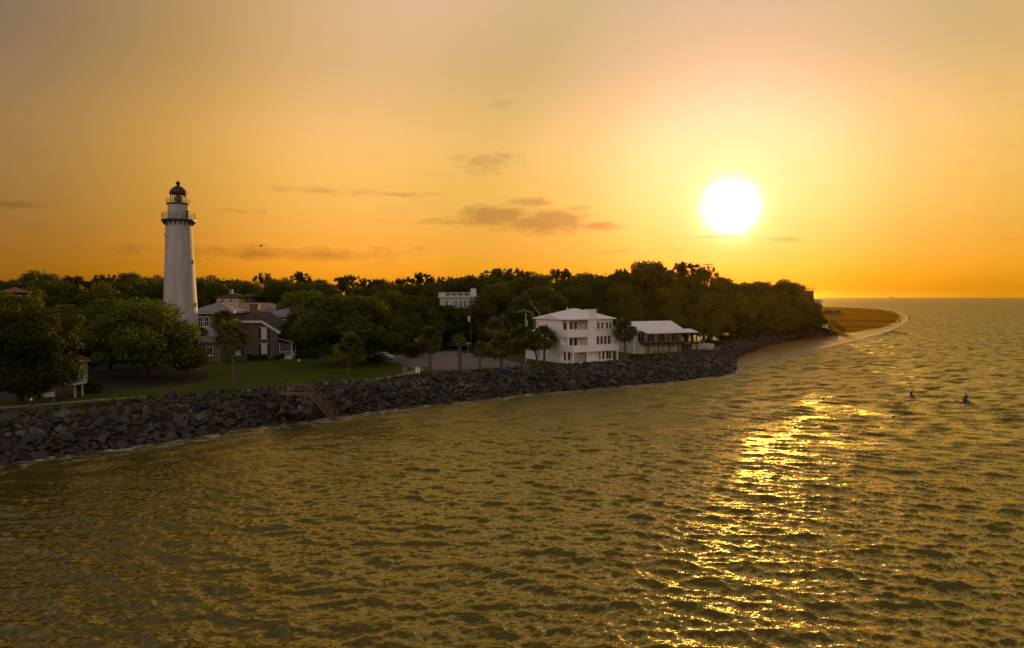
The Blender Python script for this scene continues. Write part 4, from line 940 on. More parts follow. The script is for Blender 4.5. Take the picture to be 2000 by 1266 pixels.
for x in (-6.8,3.0): b = MB(); b.prism([(x-2.7,-1.2,8.4),(x,-1.2,9.7),(x+2.7,-1.2,8.4)],(0,5,0)); b.build('gable', M['greyroof'], A)
# small annex with pale roof under the palms
Y = 124; A = thing('garden_annex', 'small brick annex with pale tiled roof and white window at the lighthouse foot', 'building', Vector((X_at(411,Y),Y,3)), R(5))
b = MB(); b.box(-2.4,1.6,0,3.5,0,3.4); b.build('wall', M['brick_tan'], A); b = MB(); gable(b,-2.8,2.0,-.4,3.9,3.7,1.0,'x'); b.build('roof', M['pinkroof'], A)
window(Face((0,0,0),(1,0,0),(0,-1,0)),-.2,1.2,1.2,1.6,A,'white','glass')
# houses back in the wood
def cottage(name, label, px0, px1, Y, yeave, yridge, wall, roof, wins, depth=8, rz=0, cat='house', along='x'):
    x0 = X_at(px0,Y); x1 = X_at(px1,Y); z_e = D(px0,yeave,Y).z-3; z_r = D(px0,yridge,Y+depth/2).z-3; w = x1-x0
    A = thing(name, label, cat, Vector(((x0+x1)/2,Y,3)), rz)
    b = MB(); b.box(-w/2,w/2,0,depth,0,z_e)
    if along == 'gy': b.prism([(-w/2,0,z_e),(0,0,z_r-.2),(w/2,0,z_e)],(0,depth,0))
    b.build('wall', wall, A); b = MB()
    if along == 'gy': gable(b,-w/2-.4,w/2+.4,-.4,depth+.4,z_e+.05,z_r-z_e,'y')
    else: hip(b,-w/2-.5,w/2+.5,-.5,depth+.5,z_e+.17,max(.3,z_r-z_e),'x' if w >= depth else 'y')
    b.build('roof', roof, A)
    F_ = Face((0,0,0),(1,0,0),(0,-1,0))
    for px, y0, y1, ww in wins:
        zt = D(px,y0,Y).z-3; zb = D(px,y1,Y).z-3; window(F_, X_at(px,Y)-(x0+x1)/2, zb, ww, zt-zb, A, 'white', 'glass')
    return A, w, z_e
A, w, ze = cottage('yellow_house', 'pale yellow house with dark roof deep in the trees right of the lighthouse', 424, 468, 172, 582, 574, M['yellowwall'], M['shingle'], [(435,584,592,1.1),(452,584,592,1.1)])
b = MB(); b.box(-.5,.3,2,2.8,ze,ze+2.2); b.build('chimney', M['pinkroof'], A)
cottage('dark_red_house', 'dark red-brown house beside the pale yellow house in the trees', 469, 492, 176, 580, 575, M['brick'], M['shingle'], [], 6)
cottage('rust_roofed_house', 'dark house with rust-red roof among the trees at the left edge', 8, 52, 138, 572, 563, M['darkwood'], M['rustroof'], [(22,577,587,1.1),(36,577,587,1.1)], 8, R(34))
cottage('gabled_cottage', 'gabled grey cottage in the trees left of the flagpole', 962, 1004, 150, 640, 612, M['greysiding_shade'], M['greyroof'], [(985,652,664,.9)], 9, R(18), along='gy')
cottage('pale_roofed_cottage', 'small cottage with pale metal roof behind the utility pole', 938, 968, 158, 616, 610, M['greysiding_shade'], M['whiteroof'], [], 6)
Y = 163; A = thing('balustraded_house', 'white house with roof balustrade and chimney rising from the treetops', 'house', Vector((X_at(894,Y),Y,3)), R(-4)); k = Y/FPX; zt = D(894,581,Y).z-3
b = MB(); b.box(-4.3,4.3,0,8,0,zt); b.build('wall', M['greysiding_shade'], A); b = MB(); b.box(-4.7,4.7,-.4,8.4,zt,zt+.28); b.build('cornice', M['trim'], A)
b = MB(); rail(b,(-4.5,-.3,zt+.28),(4.5,-.3,zt+.28),.85,6,.14,(.2,),60,.08); rail(b,(-4.5,-.3,zt+.28),(-4.5,8,zt+.28),.85,5,.14,(.2,),40,.08); b.build('balustrade', M['trim'], A)
b = MB(); b.box(3.0,4.2,1,2.2,zt,zt+2.1); b.build('chimney', M['trim'], A)
Fb = Face((0,0,0),(1,0,0),(0,-1,0))
for a in (-2.6,-.4,.7,1.8,2.9): window(Fb,a,zt-2.5,.9,1.9,A,'white','curtain'); 
# raised white pavilion at the left; rails and posts greyed, tree shade in their colour
pv = G(127,775); A = thing('raised_pavilion', 'pale eight-sided pavilion raised on posts behind the left oak', 'pavilion', pv); n = 8; rad = 2.3
def octp(r, z, k0=0): return [(r*math.cos(2*math.pi*(i+.5)/n), r*math.sin(2*math.pi*(i+.5)/n), z) for i in range(n)]
b = MB(); b.prism(octp(rad,1.55),(0,0,.2)); b.build('floor', M['trim'], A)
b = MB(); b.prism(octp(rad+.5,4.2),(0,0,.12)); pts = octp(rad+.5,4.32); b.add(pts+[(0,0,6.2)],[(i,(i+1)%n,n) for i in range(n)]); b.build('roof', M['shingle'], A)
b = MB(); lo = octp(rad,1.75)
for i in range(n):
    p, q = Vector(lo[i]), Vector(lo[(i+1)%n]); b.tube(p, p+Vector((0,0,2.65)), .07, n=5)
    b.tube(p+Vector((0,0,.95)), q+Vector((0,0,.95)), .05, n=4)
    for j in range(1,12): e = p.lerp(q,j/12); b.tube(e, e+Vector((0,0,.95)), .05, n=4)
    for j in (1,2,3): e = p.lerp(q,j/4); b.tube(e+Vector((0,0,.95)), e+Vector((0,0,2.65)), .035, n=4)
b.build('railing', M['greysiding_shade'], A)
for i in (0,3,4,7): b = MB(); p = octp(rad-.5,0)[i]; b.tube(p,(p[0],p[1],1.55),.12,n=8); b.build('post', M['greysiding_shade'], A)
# far houses on the point
Y = 292; A = thing('flat_roofed_house', 'tall beach house with stepped roof decks beyond the wooded point', 'house', Vector((X_at(1575,Y),Y,3)), R(10)); zt = D(1575,569,Y).z-3
b = MB(); b.box(-4,3.2,0,9,0,zt); b.box(-4,-1.2,0,9,zt,zt+1.2); b.build('wall', M['wood'], A)
b = MB(); b.box(-4.3,-.9,-.4,9.3,zt+1.2,zt+1.45); b.box(-1.19,3.6,-.5,9.2,zt,zt+.2); b.build('roof_slab', M['darkwood'], A)
b = MB(); rail(b,(-1.1,-.4,zt+.2),(3.5,-.4,zt+.2),1.1,4,.06,(.5,),0,.07); rail(b,(3.5,-.4,zt+.2),(3.5,9,zt+.2),1.1,5,.06,(.5,),0,.07); b.build('railing', M['wood'], A)
b = MB(); b.box(-.6,1.6,1,4,zt+2.2,zt+2.35)
for x,y in ((-.5,1.1),(1.5,1.1),(-.5,3.9),(1.5,3.9)): b.tube((x,y,zt+.2),(x,y,zt+2.2),.08,n=5)
b.build('pergola', M['darkwood'], A)
cottage('white_beach_house', 'small pale beach house just beyond the flat-roofed house', 1593, 1604, 335, 588, 585, M['trim'], M['greyroof'], [(1599,589.5,592,1.2)], 6)
Y = 192; A = thing('beach_pavilion', 'low open pavilion with pale flat roof at the edge of the point', 'pavilion', Vector((X_at(1441,Y),Y,3)), R(14))
b = MB(); b.box(-2.6,2.6,-1.5,2.5,3.6,3.8); b.build('roof', M['pinkroof'], A)
for x,y in ((-2.4,-1.3),(0,-1.3),(2.4,-1.3),(-2.4,2.3),(2.4,2.3)): b = MB(); b.box(x-.1,x+.1,y-.1,y+.1,0,3.6); b.build('post', M['darkwood'], A)
cottage('white_hut', 'tiny white hut between trunks on the wooded point', 1473, 1487, 214, 631, 626, M['white'], M['whiteroof'], [], 3)

# ------------------------------------------------------------------ stairs
def stairs(name, label, top, dirv, run, drop, width, steps, landing, m, rw=.05):
    A = thing(name, label, 'stairs', top, math.atan2(dirv[1], dirv[0]))
    for s_ in (0,width):
        b = MB(); b.prism([(0,s_-.06,-.28),(run,s_-.06,-drop-.28),(run,s_-.06,-drop),(0,s_-.06,0)],(0,.12,0)); b.build('stringer', m, A)
    for i in range(steps):
        b = MB(); x = run*(i+.3)/steps; z = -drop*(i+.7)/steps; b.box(x,x+run/steps*.95,.065,width-.065,z-.05,z); b.build('tread', m, A)
    for s_ in (0,width):
        b = MB(); b.tube((0,s_,1.0),(run,s_,-drop+1.0),rw,n=4); b.tube((0,s_,.55),(run,s_,-drop+.55),rw*.8,n=4)
        for k in (0,.5,1): b.tube((run*k,s_,-drop*k-.3),(run*k,s_,-drop*k+1.0),.07,n=4)
        rail(b,(-landing,s_,-.05),(-.05,s_,-.05),1.05,2,.07,(.5,),0,.065); b.build('handrail', m, A)
    b = MB(); b.box(-landing,-.003,-.08,width+.08,-.22,-.08)
    for k in range(int(landing/.18)): b.box(-landing+k*.18,-landing+k*.18+.155,-.1,width+.1,-.077,-.04)
    b.build('landing', m, A)
    for x in (-landing*.15,-landing*.7):
        for s_ in (.05,width-.05): b = MB(); b.box(x-.08,x+.08,s_-.08,s_+.08,-3.2,-.22); b.build('support_post', m, A)
    return A
top = D(604,771,82.3); stairs('wooden_stairs', 'weathered wooden stairs with handrails going down over the boulders to the water', top+Vector((0,0,.1)), (1,-.10), 3.0, 3.2, 1.35, 12, 3.9, M['wood'])
t2 = D(1627,631,259); stairs('wooden_stairs', 'dark wooden beach stairs at the tip of the rocks on the point', t2, (1,.1), 5.2, 3.2, 1.6, 11, 4.6, M['darkwood'], .11)

# ------------------------------------------------------------------ people
def person_mesh(name, J, E_, rad, m, parent=None, sub=1, root='pelvis'):
    names = list(J); idx = {n_: i for i, n_ in enumerate(names)}
    me = bpy.data.meshes.new(name); me.from_pydata([J[n_] for n_ in names], [(idx[a], idx[b_]) for a, b_ in E_], [])
    o = bpy.data.objects.new(name, me); col.objects.link(o)
    md = o.modifiers.new('skin', 'SKIN'); md.use_smooth_shade = True
    sk = me.skin_vertices[0].data
    for n_ in names:
        r_ = rad(n_); sk[idx[n_]].radius = (r_, r_)
        sk[idx[n_]].use_root = (n_ == root)
    ss = o.modifiers.new('sub', 'SUBSURF'); ss.levels = sub; ss.render_levels = sub
    dg = bpy.context.evaluated_depsgraph_get(); ev = o.evaluated_get(dg); me2 = bpy.data.meshes.new_from_object(ev)
    bpy.data.objects.remove(o); bpy.data.meshes.remove(me); me2.name = name
    me2.materials.clear(); return link_mesh(name, me2, m, parent, True)
def figure(label, loc, rz, pose, top_m, leg_m, scale=1.0, group=None):
    """pose: joints overriding the standing ones (metres, facing -Y)"""
    A = thing('person', label, 'person', loc, rz, group, (scale,)*3)
    J = dict(pelvis=(0,0,.92), waist=(0,0,1.08), chest=(0,0,1.32), neck=(0,0,1.48), head=(0,-.01,1.60), crown=(0,-.005,1.72), nose=(0,-.115,1.60),
             sl=(.19,0,1.42), el=(.25,.02,1.13), wl=(.27,-.05,.87), sr=(-.19,0,1.42), er=(-.25,.02,1.13), wr=(-.27,-.05,.87),
             hl=(.09,0,.88), kl=(.11,-.02,.48), al=(.11,.02,.08), tl=(.12,-.16,.03), hr=(-.09,0,.88), kr=(-.11,-.02,.48), ar=(-.11,.02,.08), tr=(-.12,-.16,.03))
    J.update(pose); Ed = [('pelvis','waist'),('waist','chest'),('chest','neck'),('neck','head'),('head','crown'),('head','nose')]
    for s_ in 'lr': Ed += [('chest','s'+s_),('s'+s_,'e'+s_),('e'+s_,'w'+s_),('pelvis','h'+s_),('h'+s_,'k'+s_),('k'+s_,'a'+s_),('a'+s_,'t'+s_)]
    for s_, sg in (('l',1),('r',-1)):
        w = Vector(J['w'+s_]); d = (w-Vector(J['e'+s_])).normalized(); sd = d.cross(Vector((0,1,0)) if abs(d.y) < .8 else Vector((0,0,1))).normalized()
        J['p'+s_] = tuple(w+d*.07); Ed.append(('w'+s_,'p'+s_))
        for k, (off, ln) in enumerate(((-.032,.062),(-.011,.075),(.011,.07),(.032,.055))):
            b0 = w+d*.10+sd*off; J[f'f{k}{s_}'] = tuple(b0); J[f'g{k}{s_}'] = tuple(b0+d*ln*.6+Vector((0,-.012,0))); Ed += [('p'+s_,f'f{k}{s_}'),(f'f{k}{s_}',f'g{k}{s_}')]
        J['q'+s_] = tuple(w+d*.06+sd*.06); Ed.append(('p'+s_,'q'+s_))
    R_ = dict(pelvis=.135, waist=.125, chest=.15, neck=.06, head=.095, crown=.075, nose=.018)
    def rad(n_):
        if n_ in R_: return R_[n_]
        return {'s':.065,'e':.045,'w':.03,'h':.085,'k':.058,'a':.042,'t':.035,'p':.036,'f':.010,'g':.008,'q':.010}[n_[0]]
    person_mesh('body', J, Ed, rad, M['skin'], A)
    tj = {k: J[k] for k in ('pelvis','waist','chest','sl','sr')}; tj['tsl'] = tuple(Vector(J['sl']).lerp(Vector(J['el']),.85)); tj['tsr'] = tuple(Vector(J['sr']).lerp(Vector(J['er']),.85)); tj['col'] = tuple(Vector(J['chest']).lerp(Vector(J['neck']),.6))
    person_mesh('shirt', tj, [('pelvis','waist'),('waist','chest'),('chest','sl'),('chest','sr'),('sl','tsl'),('sr','tsr'),('chest','col')], lambda n_: {'pelvis':.15,'waist':.14,'chest':.165,'sl':.08,'sr':.08,'col':.075}.get(n_,.06), top_m, A, root='chest')
    lj = {k: J[k] for k in ('pelvis','hl','kl','hr','kr')}
    for s_ in 'lr': lj['m'+s_] = tuple(Vector(J['k'+s_]).lerp(Vector(J['a'+s_]),.8))
    person_mesh('trousers', lj, [('pelvis','hl'),('hl','kl'),('kl','ml'),('pelvis','hr'),('hr','kr'),('kr','mr')], lambda n_: {'pelvis':.15,'h':.1}.get(n_, .1 if n_[0]=='h' else (.072 if n_[0]=='k' else .06)), leg_m, A)
    hd, cr = Vector(J['head']), Vector(J['crown'])
    person_mesh('hair', {'a': tuple(hd+Vector((0,.035,.0))), 'b': tuple(cr+Vector((0,.015,.01)))}, [('a','b')], lambda n_: .095 if n_=='a' else .085, M['hair'], A, root='b')
    return A
# visitor on the lighthouse gallery, arm raised
ga = R(-28); figure('person on the lighthouse gallery with one arm raised', LB+Vector((2.25*math.cos(ga), 2.25*math.sin(ga), 25.37)), R(20), dict(er=(-.30,-.05,1.66), wr=(-.27,-.08,1.93), el=(.36,-.05,1.22), wl=(.42,-.28,1.20)), M['cloth'], M['cloth'])
def surfboard(label, loc, rz, m, pitch=0):
    b = MB(); L = 2.9; rows = []
    for i in range(15):
        t = i/14; x = (t-.5)*L; w = .40*(math.sin(math.pi*min(1,max(0,t*.94+.03)))**.55)*.75+.01; zz_ = .16*abs(2*t-1)**3*(1 if t > .5 else .5)
        rows.append([(x,-w,zz_),(x,-w*.7,zz_+.05),(x,w*.7,zz_+.05),(x,w,zz_),(x,w*.6,zz_-.05),(x,-w*.6,zz_-.05)])
    vs = [p for r_ in rows for p in r_]; fs = [(i*6+k,i*6+(k+1)%6,(i+1)*6+(k+1)%6,(i+1)*6+k) for i in range(14) for k in range(6)]+[tuple(range(5,-1,-1)), tuple(range(84,90))]
    b.add(vs, fs); o = b.build('surfboard', m, None, True); o.location = loc; o.rotation_euler = (0,pitch,rz); return tag(o, label, 'surfboard')
s1 = G(1779.5,775,0.02); s2 = G(1885,787,0.02)
M['board'] = mat('white_board', (.72,.70,.64), (.65,.63,.58), 3, .3, spec=.5); M['board2'] = mat('dark_board', (.05,.05,.06), (.07,.07,.08), 3, .35, spec=.5)
sit = dict(pelvis=(0,.05,.20), waist=(0,.03,.36), chest=(0,-.02,.60), neck=(0,-.05,.76), head=(0,-.07,.88), crown=(0,-.06,1.0), nose=(0,-.185,.88),
           sl=(.19,-.03,.70), el=(.27,-.12,.44), wl=(.16,-.32,.30), sr=(-.19,-.03,.70), er=(-.27,-.12,.44), wr=(-.16,-.32,.30),
           hl=(.11,.03,.17), kl=(.30,-.30,.10), al=(.32,-.28,-.30), tl=(.33,-.42,-.36), hr=(-.11,.03,.17), kr=(-.30,-.30,.10), ar=(-.32,-.28,-.30), tr=(-.33,-.42,-.36))
surfboard('white surfboard tilted up under the left sitting surfer', s1+Vector((0,0,.06)), R(155), M['board'], R(-7))
figure('person in a dark wetsuit sitting astride a white surfboard', s1+Vector((0,0,.02)), R(65), sit, M['neoprene'], M['neoprene'], 1.22)
surfboard('dark surfboard half sunk under the right sitting surfer', s2+Vector((0,0,.02)), R(118), M['board2'], R(-3))
sit2 = dict(sit); sit2.update(er=(-.32,-.1,.62), wr=(-.36,-.22,.92)); figure('person in a dark wetsuit sitting upright on a dark surfboard, hand raised', s2+Vector((0,0,.10)), R(28), sit2, M['neoprene'], M['neoprene'], 1.3)
# walkers along the far water's edge
step = dict(kl=(.11,-.14,.50), al=(.11,-.16,.09), tl=(.12,-.32,.04), kr=(-.11,.06,.47), ar=(-.11,.26,.13), tr=(-.12,.14,.05))
for px, py, pose, lab, mm in ((1721.5,611.5,step,'person in dark clothes walking alone across the sand spit', M['cloth']),(1741.5,611.5,step,'left person of the pair walking at the water edge', M['cloth2']),(1744.8,611.8,step,'right person of the pair walking at the water edge', M['cloth']),
                         (1776,624.5,step,'person standing in the shallows at the tip of the sand spit', M['cloth'])):
    figure(lab, G(px,py,.30 if px < 1770 else -.05), rnd.uniform(0,6.28), pose, mm, M['cloth'], 1.08)
crouch = dict(sit); figure('person sitting on the sand near the tip of the spit', G(1757,629,.30)+Vector((0,0,-.08)), R(-60), dict(sit, al=(.2,-.55,.04), tl=(.2,-.68,.02), kl=(.2,-.32,.36), ar=(-.2,-.55,.04), tr=(-.2,-.68,.02), kr=(-.2,-.32,.36)), M['cloth'], M['cloth'], 1.4)

# ------------------------------------------------------------------ small things
b0 = G(62,797); A = thing('path_lamp', 'short black bollard lamp with pale top beside the footpath', 'lamp post', b0); b = MB(); b.lathe([(.13,0),(.11,.05),(.10,.82)],12); b.build('post', M['iron'], A, True); b = MB(); b.lathe([(.10,.82),(.12,.84),(.12,1.0),(.06,1.08)],12); b.build('lamp_head', M['trim'], A, True)
b0 = G(1027,708); A = thing('flagpole', 'slim white flagpole with drooping flag left of the white house', 'flagpole', b0); b = MB(); b.tube((0,0,0),(0,0,8.6),.07,.045,10); b.lathe([(.03,8.6),(.09,8.68),(.09,8.74),(.02,8.82)],10); b.build('pole', M['white'], A, True)
fm = bpy.data.materials.new('striped_flag'); fm.use_nodes = True; t_ = fm.node_tree; B = NB(t_); p = t_.nodes['Principled BSDF']; uvn = t_.nodes.new('ShaderNodeAttribute'); uvn.attribute_name = 'fu'; vvn = t_.nodes.new('ShaderNodeAttribute'); vvn.attribute_name = 'fv'
stp = B.m('GREATER_THAN', B.m('FRACT', B.m('MULTIPLY', vvn.outputs['Fac'], 6.5)), .5); c_ = B.mix(stp, (.45,.03,.04), (.65,.63,.6))
can = B.m('MULTIPLY', B.m('LESS_THAN', uvn.outputs['Fac'], .4), B.m('GREATER_THAN', vvn.outputs['Fac'], .46)); t_.links.new(B.mix(can, c_, (.03,.04,.14)), p.inputs['Base Color']); p.inputs['Roughness'].default_value = .8
V, F, fu, fv = [], [], [], []; nu, nv_ = 16, 8
for i in range(nu):
    for j in range(nv_):
        u_, v_ = i/(nu-1), j/(nv_-1); drop = u_*1.25; V.append((.07+.42*u_**.8*math.cos(u_*1.2)+.06*math.sin(u_*9+v_*3), .14*math.sin(u_*8+v_*2)*u_, 8.2-(1-v_)*1.1*(1-.35*u_)-drop*.9)); fu.append(u_); fv.append(v_)
for i in range(nu-1):
    for j in range(nv_-1): a_ = i*nv_+j; F.append((a_,a_+nv_,a_+nv_+1,a_+1))
link_mesh('flag', np_mesh('flag', V, F, {'fu': fu, 'fv': fv}), fm, A, True)
b0 = G(920,690); A = thing('utility_pole', 'brown wooden utility pole with grey transformer behind the parking lot', 'utility pole', b0); b = MB(); b.tube((0,0,0),(.05,0,9.6),.17,.11,10); b.build('pole', M['bark'], A, True)
b = MB(); b.box(-.9,1.0,-.08,.05,8.9,9.05); b.build('crossarm', M['bark'], A); b = MB(); b.lathe([(.24,6.6),(.26,6.7),(.26,7.7),(.2,7.8)],14,(-.42,-.05)); b.build('transformer', M['greysiding_shade'], A, True)
b0 = G(915,693); A = thing('street_sign', 'green street name sign on a thin post at the road corner', 'street sign', b0+Vector((0,-1.2,0))); b = MB(); b.tube((0,0,0),(0,0,2.5),.04,n=8); b.build('post', M['greysiding_shade'], A); b = MB(); b.box(-.48,.5,-.02,.02,2.3,2.55); b.build('sign_plate', M['green_sign'], A); b = MB(); b.box(-.5,.2,-.05,-.03,1.98,2.12); b.build('lower_plate', mat('brown_sign',(.16,.09,.05),None,3,.6), A)
for px, lab in ((813.5,'left white marker post beside the footpath'),(818.5,'right white marker post beside the footpath')):
    A = thing('marker_post', lab, 'post', G(px,729), 0, 'white marker posts'); b = MB(); b.box(-.12,.12,-.10,.10,0,.85); b.build('post_body', M['white'], A); b = MB(); b.box(-.15,.15,-.13,.13,.85,.93); b.build('post_cap', M['trim'], A)
A = thing('litter_bin', 'square tan wooden litter bin at the end of the lawn path', 'bin', G(791,727)); b = MB(); b.prism([(-.42,-.35,0),(.42,-.35,0),(.36,-.3,.95),(-.36,-.3,.95)],(0,.66,0)); b.build('bin_body', mat('tan_slats',(.24,.17,.10),(.15,.10,.06),6,.8,stretch=(8,8,.3)), A); b = MB(); b.box(-.4,.4,-.36,.38,.95,1.03); b.build('lid', M['darkwood'], A)
A = thing('park_grill', 'dark flat-topped pedestal grill beside the palm at the parking lot', 'grill', G(831,729)); b = MB(); b.tube((0,0,0),(0,0,.75),.06,n=8); b.build('pedestal', M['iron'], A); b = MB(); b.box(-.55,.55,-.3,.3,.75,.92); b.box(-.5,-.44,-.3,.3,.92,1.08); b.box(.44,.5,-.3,.3,.92,1.08); b.build('grill_box', M['iron'], A)
b = MB()
for i in range(7):
    for j in range(5): pass
r8 = random.Random(8); V = [(x*.32-1.1, y*.25-.5, .25+.12*math.sin(x*1.7+y)+r8.uniform(-.03,.05)) for x in range(8) for y in range(5)]; F = [(x*5+y,(x+1)*5+y,(x+1)*5+y+1,x*5+y+1) for x in range(7) for y in range(4)]
o = link_mesh('tarpaulin', np_mesh('tarpaulin', V, F), M['blue'], None, True); o.location = G(987,726.5)+Vector((0,0,.35)); sd_ = o.modifiers.new('thick','SOLIDIFY'); sd_.thickness = .03; tag(o, 'crumpled blue tarpaulin lying on the boulders below the palms', 'tarpaulin')
A = thing('notice_board', 'small white notice board on the lawn at the lighthouse foot', 'sign', G(361,713)); b = MB(); b.box(-.65,.65,-.04,.04,.25,1.05); b.build('board', M['trim'], A)
for x in (-.55,.55): b = MB(); b.box(x-.04,x+.04,.045,.11,0,1.05); b.build('leg', M['wood'], A)
A = thing('notice_board', 'pale low panel under the raised pavilion', 'sign', G(132,779)+Vector((0,-.2,0))); b = MB(); b.box(-.6,.6,-3.0,-2.94,.7,1.25); b.build('board', M['greysiding_shade'], A)  # white panel in grey, the shade of the trees in its colour
for x in (-.5,.5): b = MB(); b.box(x-.05,x+.05,-2.93,-2.86,0,1.2); b.build('leg', M['wood'], A)
o = MB(); o.lathe([(.05,0),(.28,.02),(.25,.25),(.1,.42)],7); o = o.build('garden_stone', M['trim'], None); o.location = G(584,706); tag(o, 'small pale stone on the lawn right of the brick house porch', 'stone')
for px, py, lab in ((1390,664,'left white garden chair behind the timber deck'),(1400,663.5,'right white garden chair behind the timber deck')):
    A = thing('garden_chair', lab, 'chair', G(px,py+5), R(170), 'white garden chairs'); b = MB(); b.prism([(-.3,-.3,.4),(.3,-.3,.4),(.3,.3,.32),(-.3,.3,.32)],(0,0,.05)); b.build('seat', M['white'], A); b = MB(); b.prism([(-.3,.3,.34),(.3,.3,.34),(.33,.55,1.15),(-.33,.55,1.15)],(0,.04,0)); b.build('backrest', M['white'], A)
    for x in (-.33,.33):
        b = MB(); b.box(x-.05,x+.05,-.32,.4,.62,.66); b.build('armrest', M['white'], A)
        for y in (-.28,.3): b = MB(); b.box(x-.03,x+.03,y-.04,y+.04,0,.62); b.build('leg', M['white'], A)
# parked car
cp = G(747,703); A = thing('parked_car', 'pale silver car parked under the round oak at the end of the lawn', 'car', cp, R(-28))
def car_body():
    b = MB(); prof = [(-2.2,.35),(-2.25,.75),(-2.1,.92),(-1.5,1.0),(-.95,1.42),(.6,1.45),(1.2,1.02),(2.05,.88),(2.25,.65),(2.2,.35)]
    ws = [.84,.88,.86,.84,.66,.66,.82,.82,.84,.84]
    vs = [(x,-w,z) for (x,z),w in zip(prof,ws)]+[(x,w,z) for (x,z),w in zip(prof,ws)]; n = len(prof)
    return b.add(vs, [(i,(i+1)%n,n+(i+1)%n,n+i) for i in range(n)]+[tuple(range(n)), tuple(range(2*n-1,n-1,-1))])
car_body().build('body', M['carpaint'], A, True)
b = MB(); b.add([(1.15,-.72,1.05),(1.15,.72,1.05),(.66,.6,1.42),(.66,-.6,1.42)],[(0,1,2,3)]); o = b.build('windscreen', M['glass'], A); o.location = (.025,0,.02)
b = MB(); b.add([(-1.45,-.72,1.03),(-1.45,.72,1.03),(-1.0,.6,1.4),(-1.0,-.6,1.4)],[(0,1,2,3)]); o = b.build('rear_window', M['glass'], A); o.location = (-.025,0,.02)
for s_ in (-1,1):
    b = MB(); b.prism([(-1.3,s_*.80,1.03),(1.05,s_*.80,1.05),(.58,s_*.675,1.38),(-.92,s_*.675,1.37)],(0,s_*.03,0)); b.build('side_window', M['glass'], A)
    for x in (-1.4,1.4):
        b = MB(); b.tube((x,s_*.66,.33),(x,s_*.90,.33),.33,n=18); wv = b.build('wheel', M['rubber'], A); b = MB(); b.tube((x,s_*.90,.33),(x,s_*.915,.33),.2,n=14); b.build('rim', M['carpaint'], wv)
    b = MB(); b.box(2.16,2.25,s_*.5-.16,s_*.5+.16,.62,.76); b.build('headlight', M['glass'], A)
# antenna mast above the high trees, spire at the left
A = thing('antenna_mast', 'thin dark antenna mast with crossbars above the trees below the sun', 'antenna', Vector((X_at(1381,176),176,3))); zt = D(1381,516,176).z-3; b = MB(); b.tube((0,0,0),(0,0,zt),.17,.10,6); b.build('mast', M['iron'], A)
b = MB()
for k, w_ in ((-.15,1.2),(-.75,1.0),(-1.6,.7)): b.tube((-w_,0,zt+k),(w_,0,zt+k),.12,n=4)
b.build('crossbars', M['iron'], A)
A = thing('church_spire', 'tiny grey spire poking above the treetops at the far left', 'spire', Vector((X_at(90,240),240,3))); zt = D(90,525,240).z-3; b = MB(); b.box(-.9,.9,-.9,.9,0,zt-3); b.build('tower', M['greysiding_shade'], A); b = MB(); b.lathe([(1.0,zt-3),(.35,zt-1.2),(.02,zt)],4); b.build('spire_roof', M['greyroof'], A)
# gull, ship, driftwood, dune
gp = D(510,481,95); b = MB(); b.path([(-.26,0,0),(-.12,0,.02),(.1,0,.03),(.2,0,.06),(.27,0,.05)],[.015,.06,.075,.045,.012],8); gb = b.build('gull', mat('gull_feathers',(.30,.29,.28),(.2,.19,.19),5,.8), None, True); gb.location = gp; gb.rotation_euler = (0,0,R(25)); tag(gb, 'lone gull gliding in the sky right of the lighthouse', 'bird')
for s_ in (-1,1):
    b = MB(); b.add([(.1,s_*.05,.05),(-.1,s_*.05,.05),(-.06,s_*.35,.17),(.1,s_*.33,.19),(-.2,s_*.72,.08),(-.1,s_*.68,.10)],[(0,1,2,3),(3,2,4,5)]); b.build('wing', gb.data.materials[0], gb)
sp = Vector((X_at(1740,6400),6400,0)); A = thing('ship', 'tiny dark ship on the horizon at the right', 'ship', sp); b = MB(); b.prism([(-20,-4,0),(19,-4,0),(22,-4,5.5),(-21,-4,5)],(0,8,0)); b.build('hull', M['iron'], A); b = MB(); b.box(-18,-8,-3.5,3.5,5,15); b.box(-15,-12,-1,1,15,20); b.build('superstructure', M['greysiding_shade'], A); b = MB(); b.tube((8,0,5),(8,0,17),.5,n=6); b.build('mast', M['iron'], A)
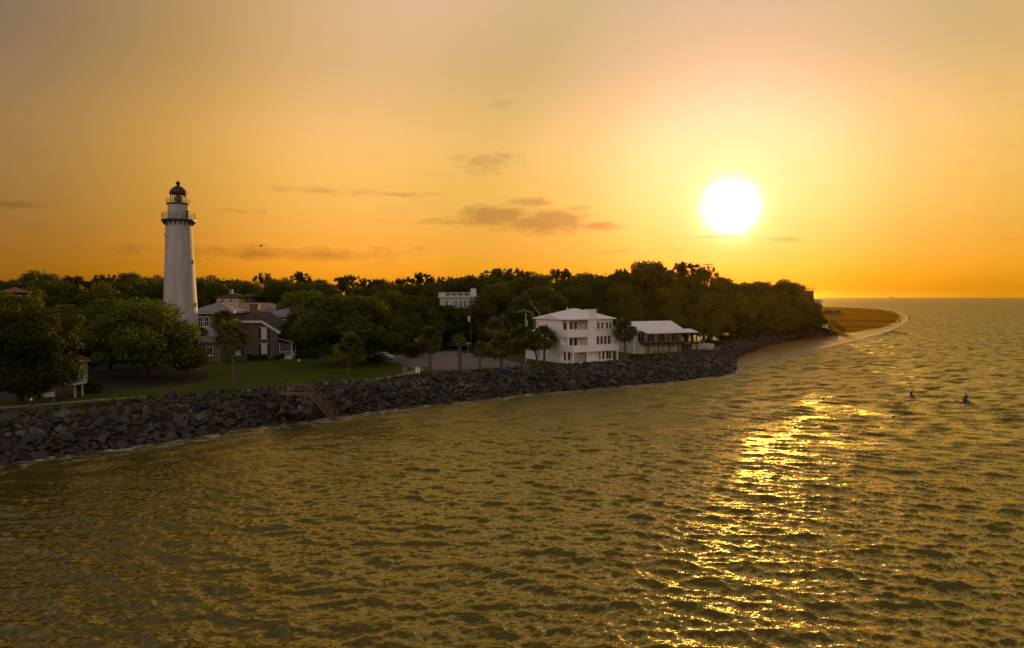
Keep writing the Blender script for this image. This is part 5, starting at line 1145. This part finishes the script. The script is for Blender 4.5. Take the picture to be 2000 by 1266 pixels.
for i, (px, py, L, a) in enumerate(((1737,651,5,.1),(1744,647.5,4,.4),(1752,651,3,-.2),(1765,653,4.5,.05),(1728,655,4,.3))):
    r9 = random.Random(i); b = MB(); b.path([(-L/2,0,.1),(-L/5,r9.uniform(-.3,.3),.28),(L/5,r9.uniform(-.3,.3),.3),(L/2,0,.08)],[.06,.17,.15,.04],7); b.path([(L*.1,0,.3),(L*.2,.5,.6),(L*.3,.9,.7)],[.08,.05,.02],5)
    o = b.build('driftwood_log', M['bark'], None, True); o.location = G(px,py,0.05); o.rotation_euler = (0,0,a); tag(o, ['dark driftwood log in the shallows off the sand spit' if i != 3 else 'dark driftwood log lying farthest right off the sand spit'][0], 'log', 'driftwood logs off the sand spit' if i != 3 else None)
dn = G(1622,614,.6); gxx = np.linspace(-11,11,40); gyy = np.linspace(-14,14,40); XX, YY = np.meshgrid(gxx, gyy); q = (XX/11)**2+(YY/14)**2; Z = 3.6*np.clip(1-q,0,1)**1.4+.25*np.sin(XX*1.7)*np.sin(YY*1.3)*np.clip(1-q,0,1)-.3
ii, jj = np.meshgrid(np.arange(39), np.arange(39), indexing='ij'); a_ = (ii*40+jj).ravel(); o = link_mesh('dune', np_mesh('dune', np.stack([XX.ravel(),YY.ravel(),Z.ravel()],1), np.stack([a_,a_+1,a_+41,a_+40],1)), mat('dune_sand',(.075,.05,.018),(.045,.036,.014),.5,.95,.3), None, True); o.location = dn; tag(o, kind='structure')
for i, (x, y, w_) in enumerate(((-4,-4,7),(3,-3,6),(0,5,8),(-8,6,7))): shrub('shrub', 'dark low scrub growing on the dune behind the far beach stairs', dn+Vector((x,y,1.6)), w_, 5, 2.0, 1500, M['scrub'], 'scrub on the dune', seed=400+i)

# ------------------------------------------------------------------ added haze volume, its glow standing in for lens glare
hz = bpy.data.materials.new('glare_haze'); hz.use_nodes = True; t_ = hz.node_tree; t_.nodes.remove(t_.nodes['Principled BSDF'])
pv_ = t_.nodes.new('ShaderNodeVolumePrincipled'); pv_.inputs['Color'].default_value = (1.0,.70,.25,1); pv_.inputs['Density'].default_value = 1.6e-5; pv_.inputs['Anisotropy'].default_value = .95
t_.links.new(pv_.outputs[0], t_.nodes['Material Output'].inputs['Volume'])
b = MB(); b.box(-7300,7300,-7300,7300,-4,46); ho = b.build('glare_haze', hz); tag(ho, kind='stuff')
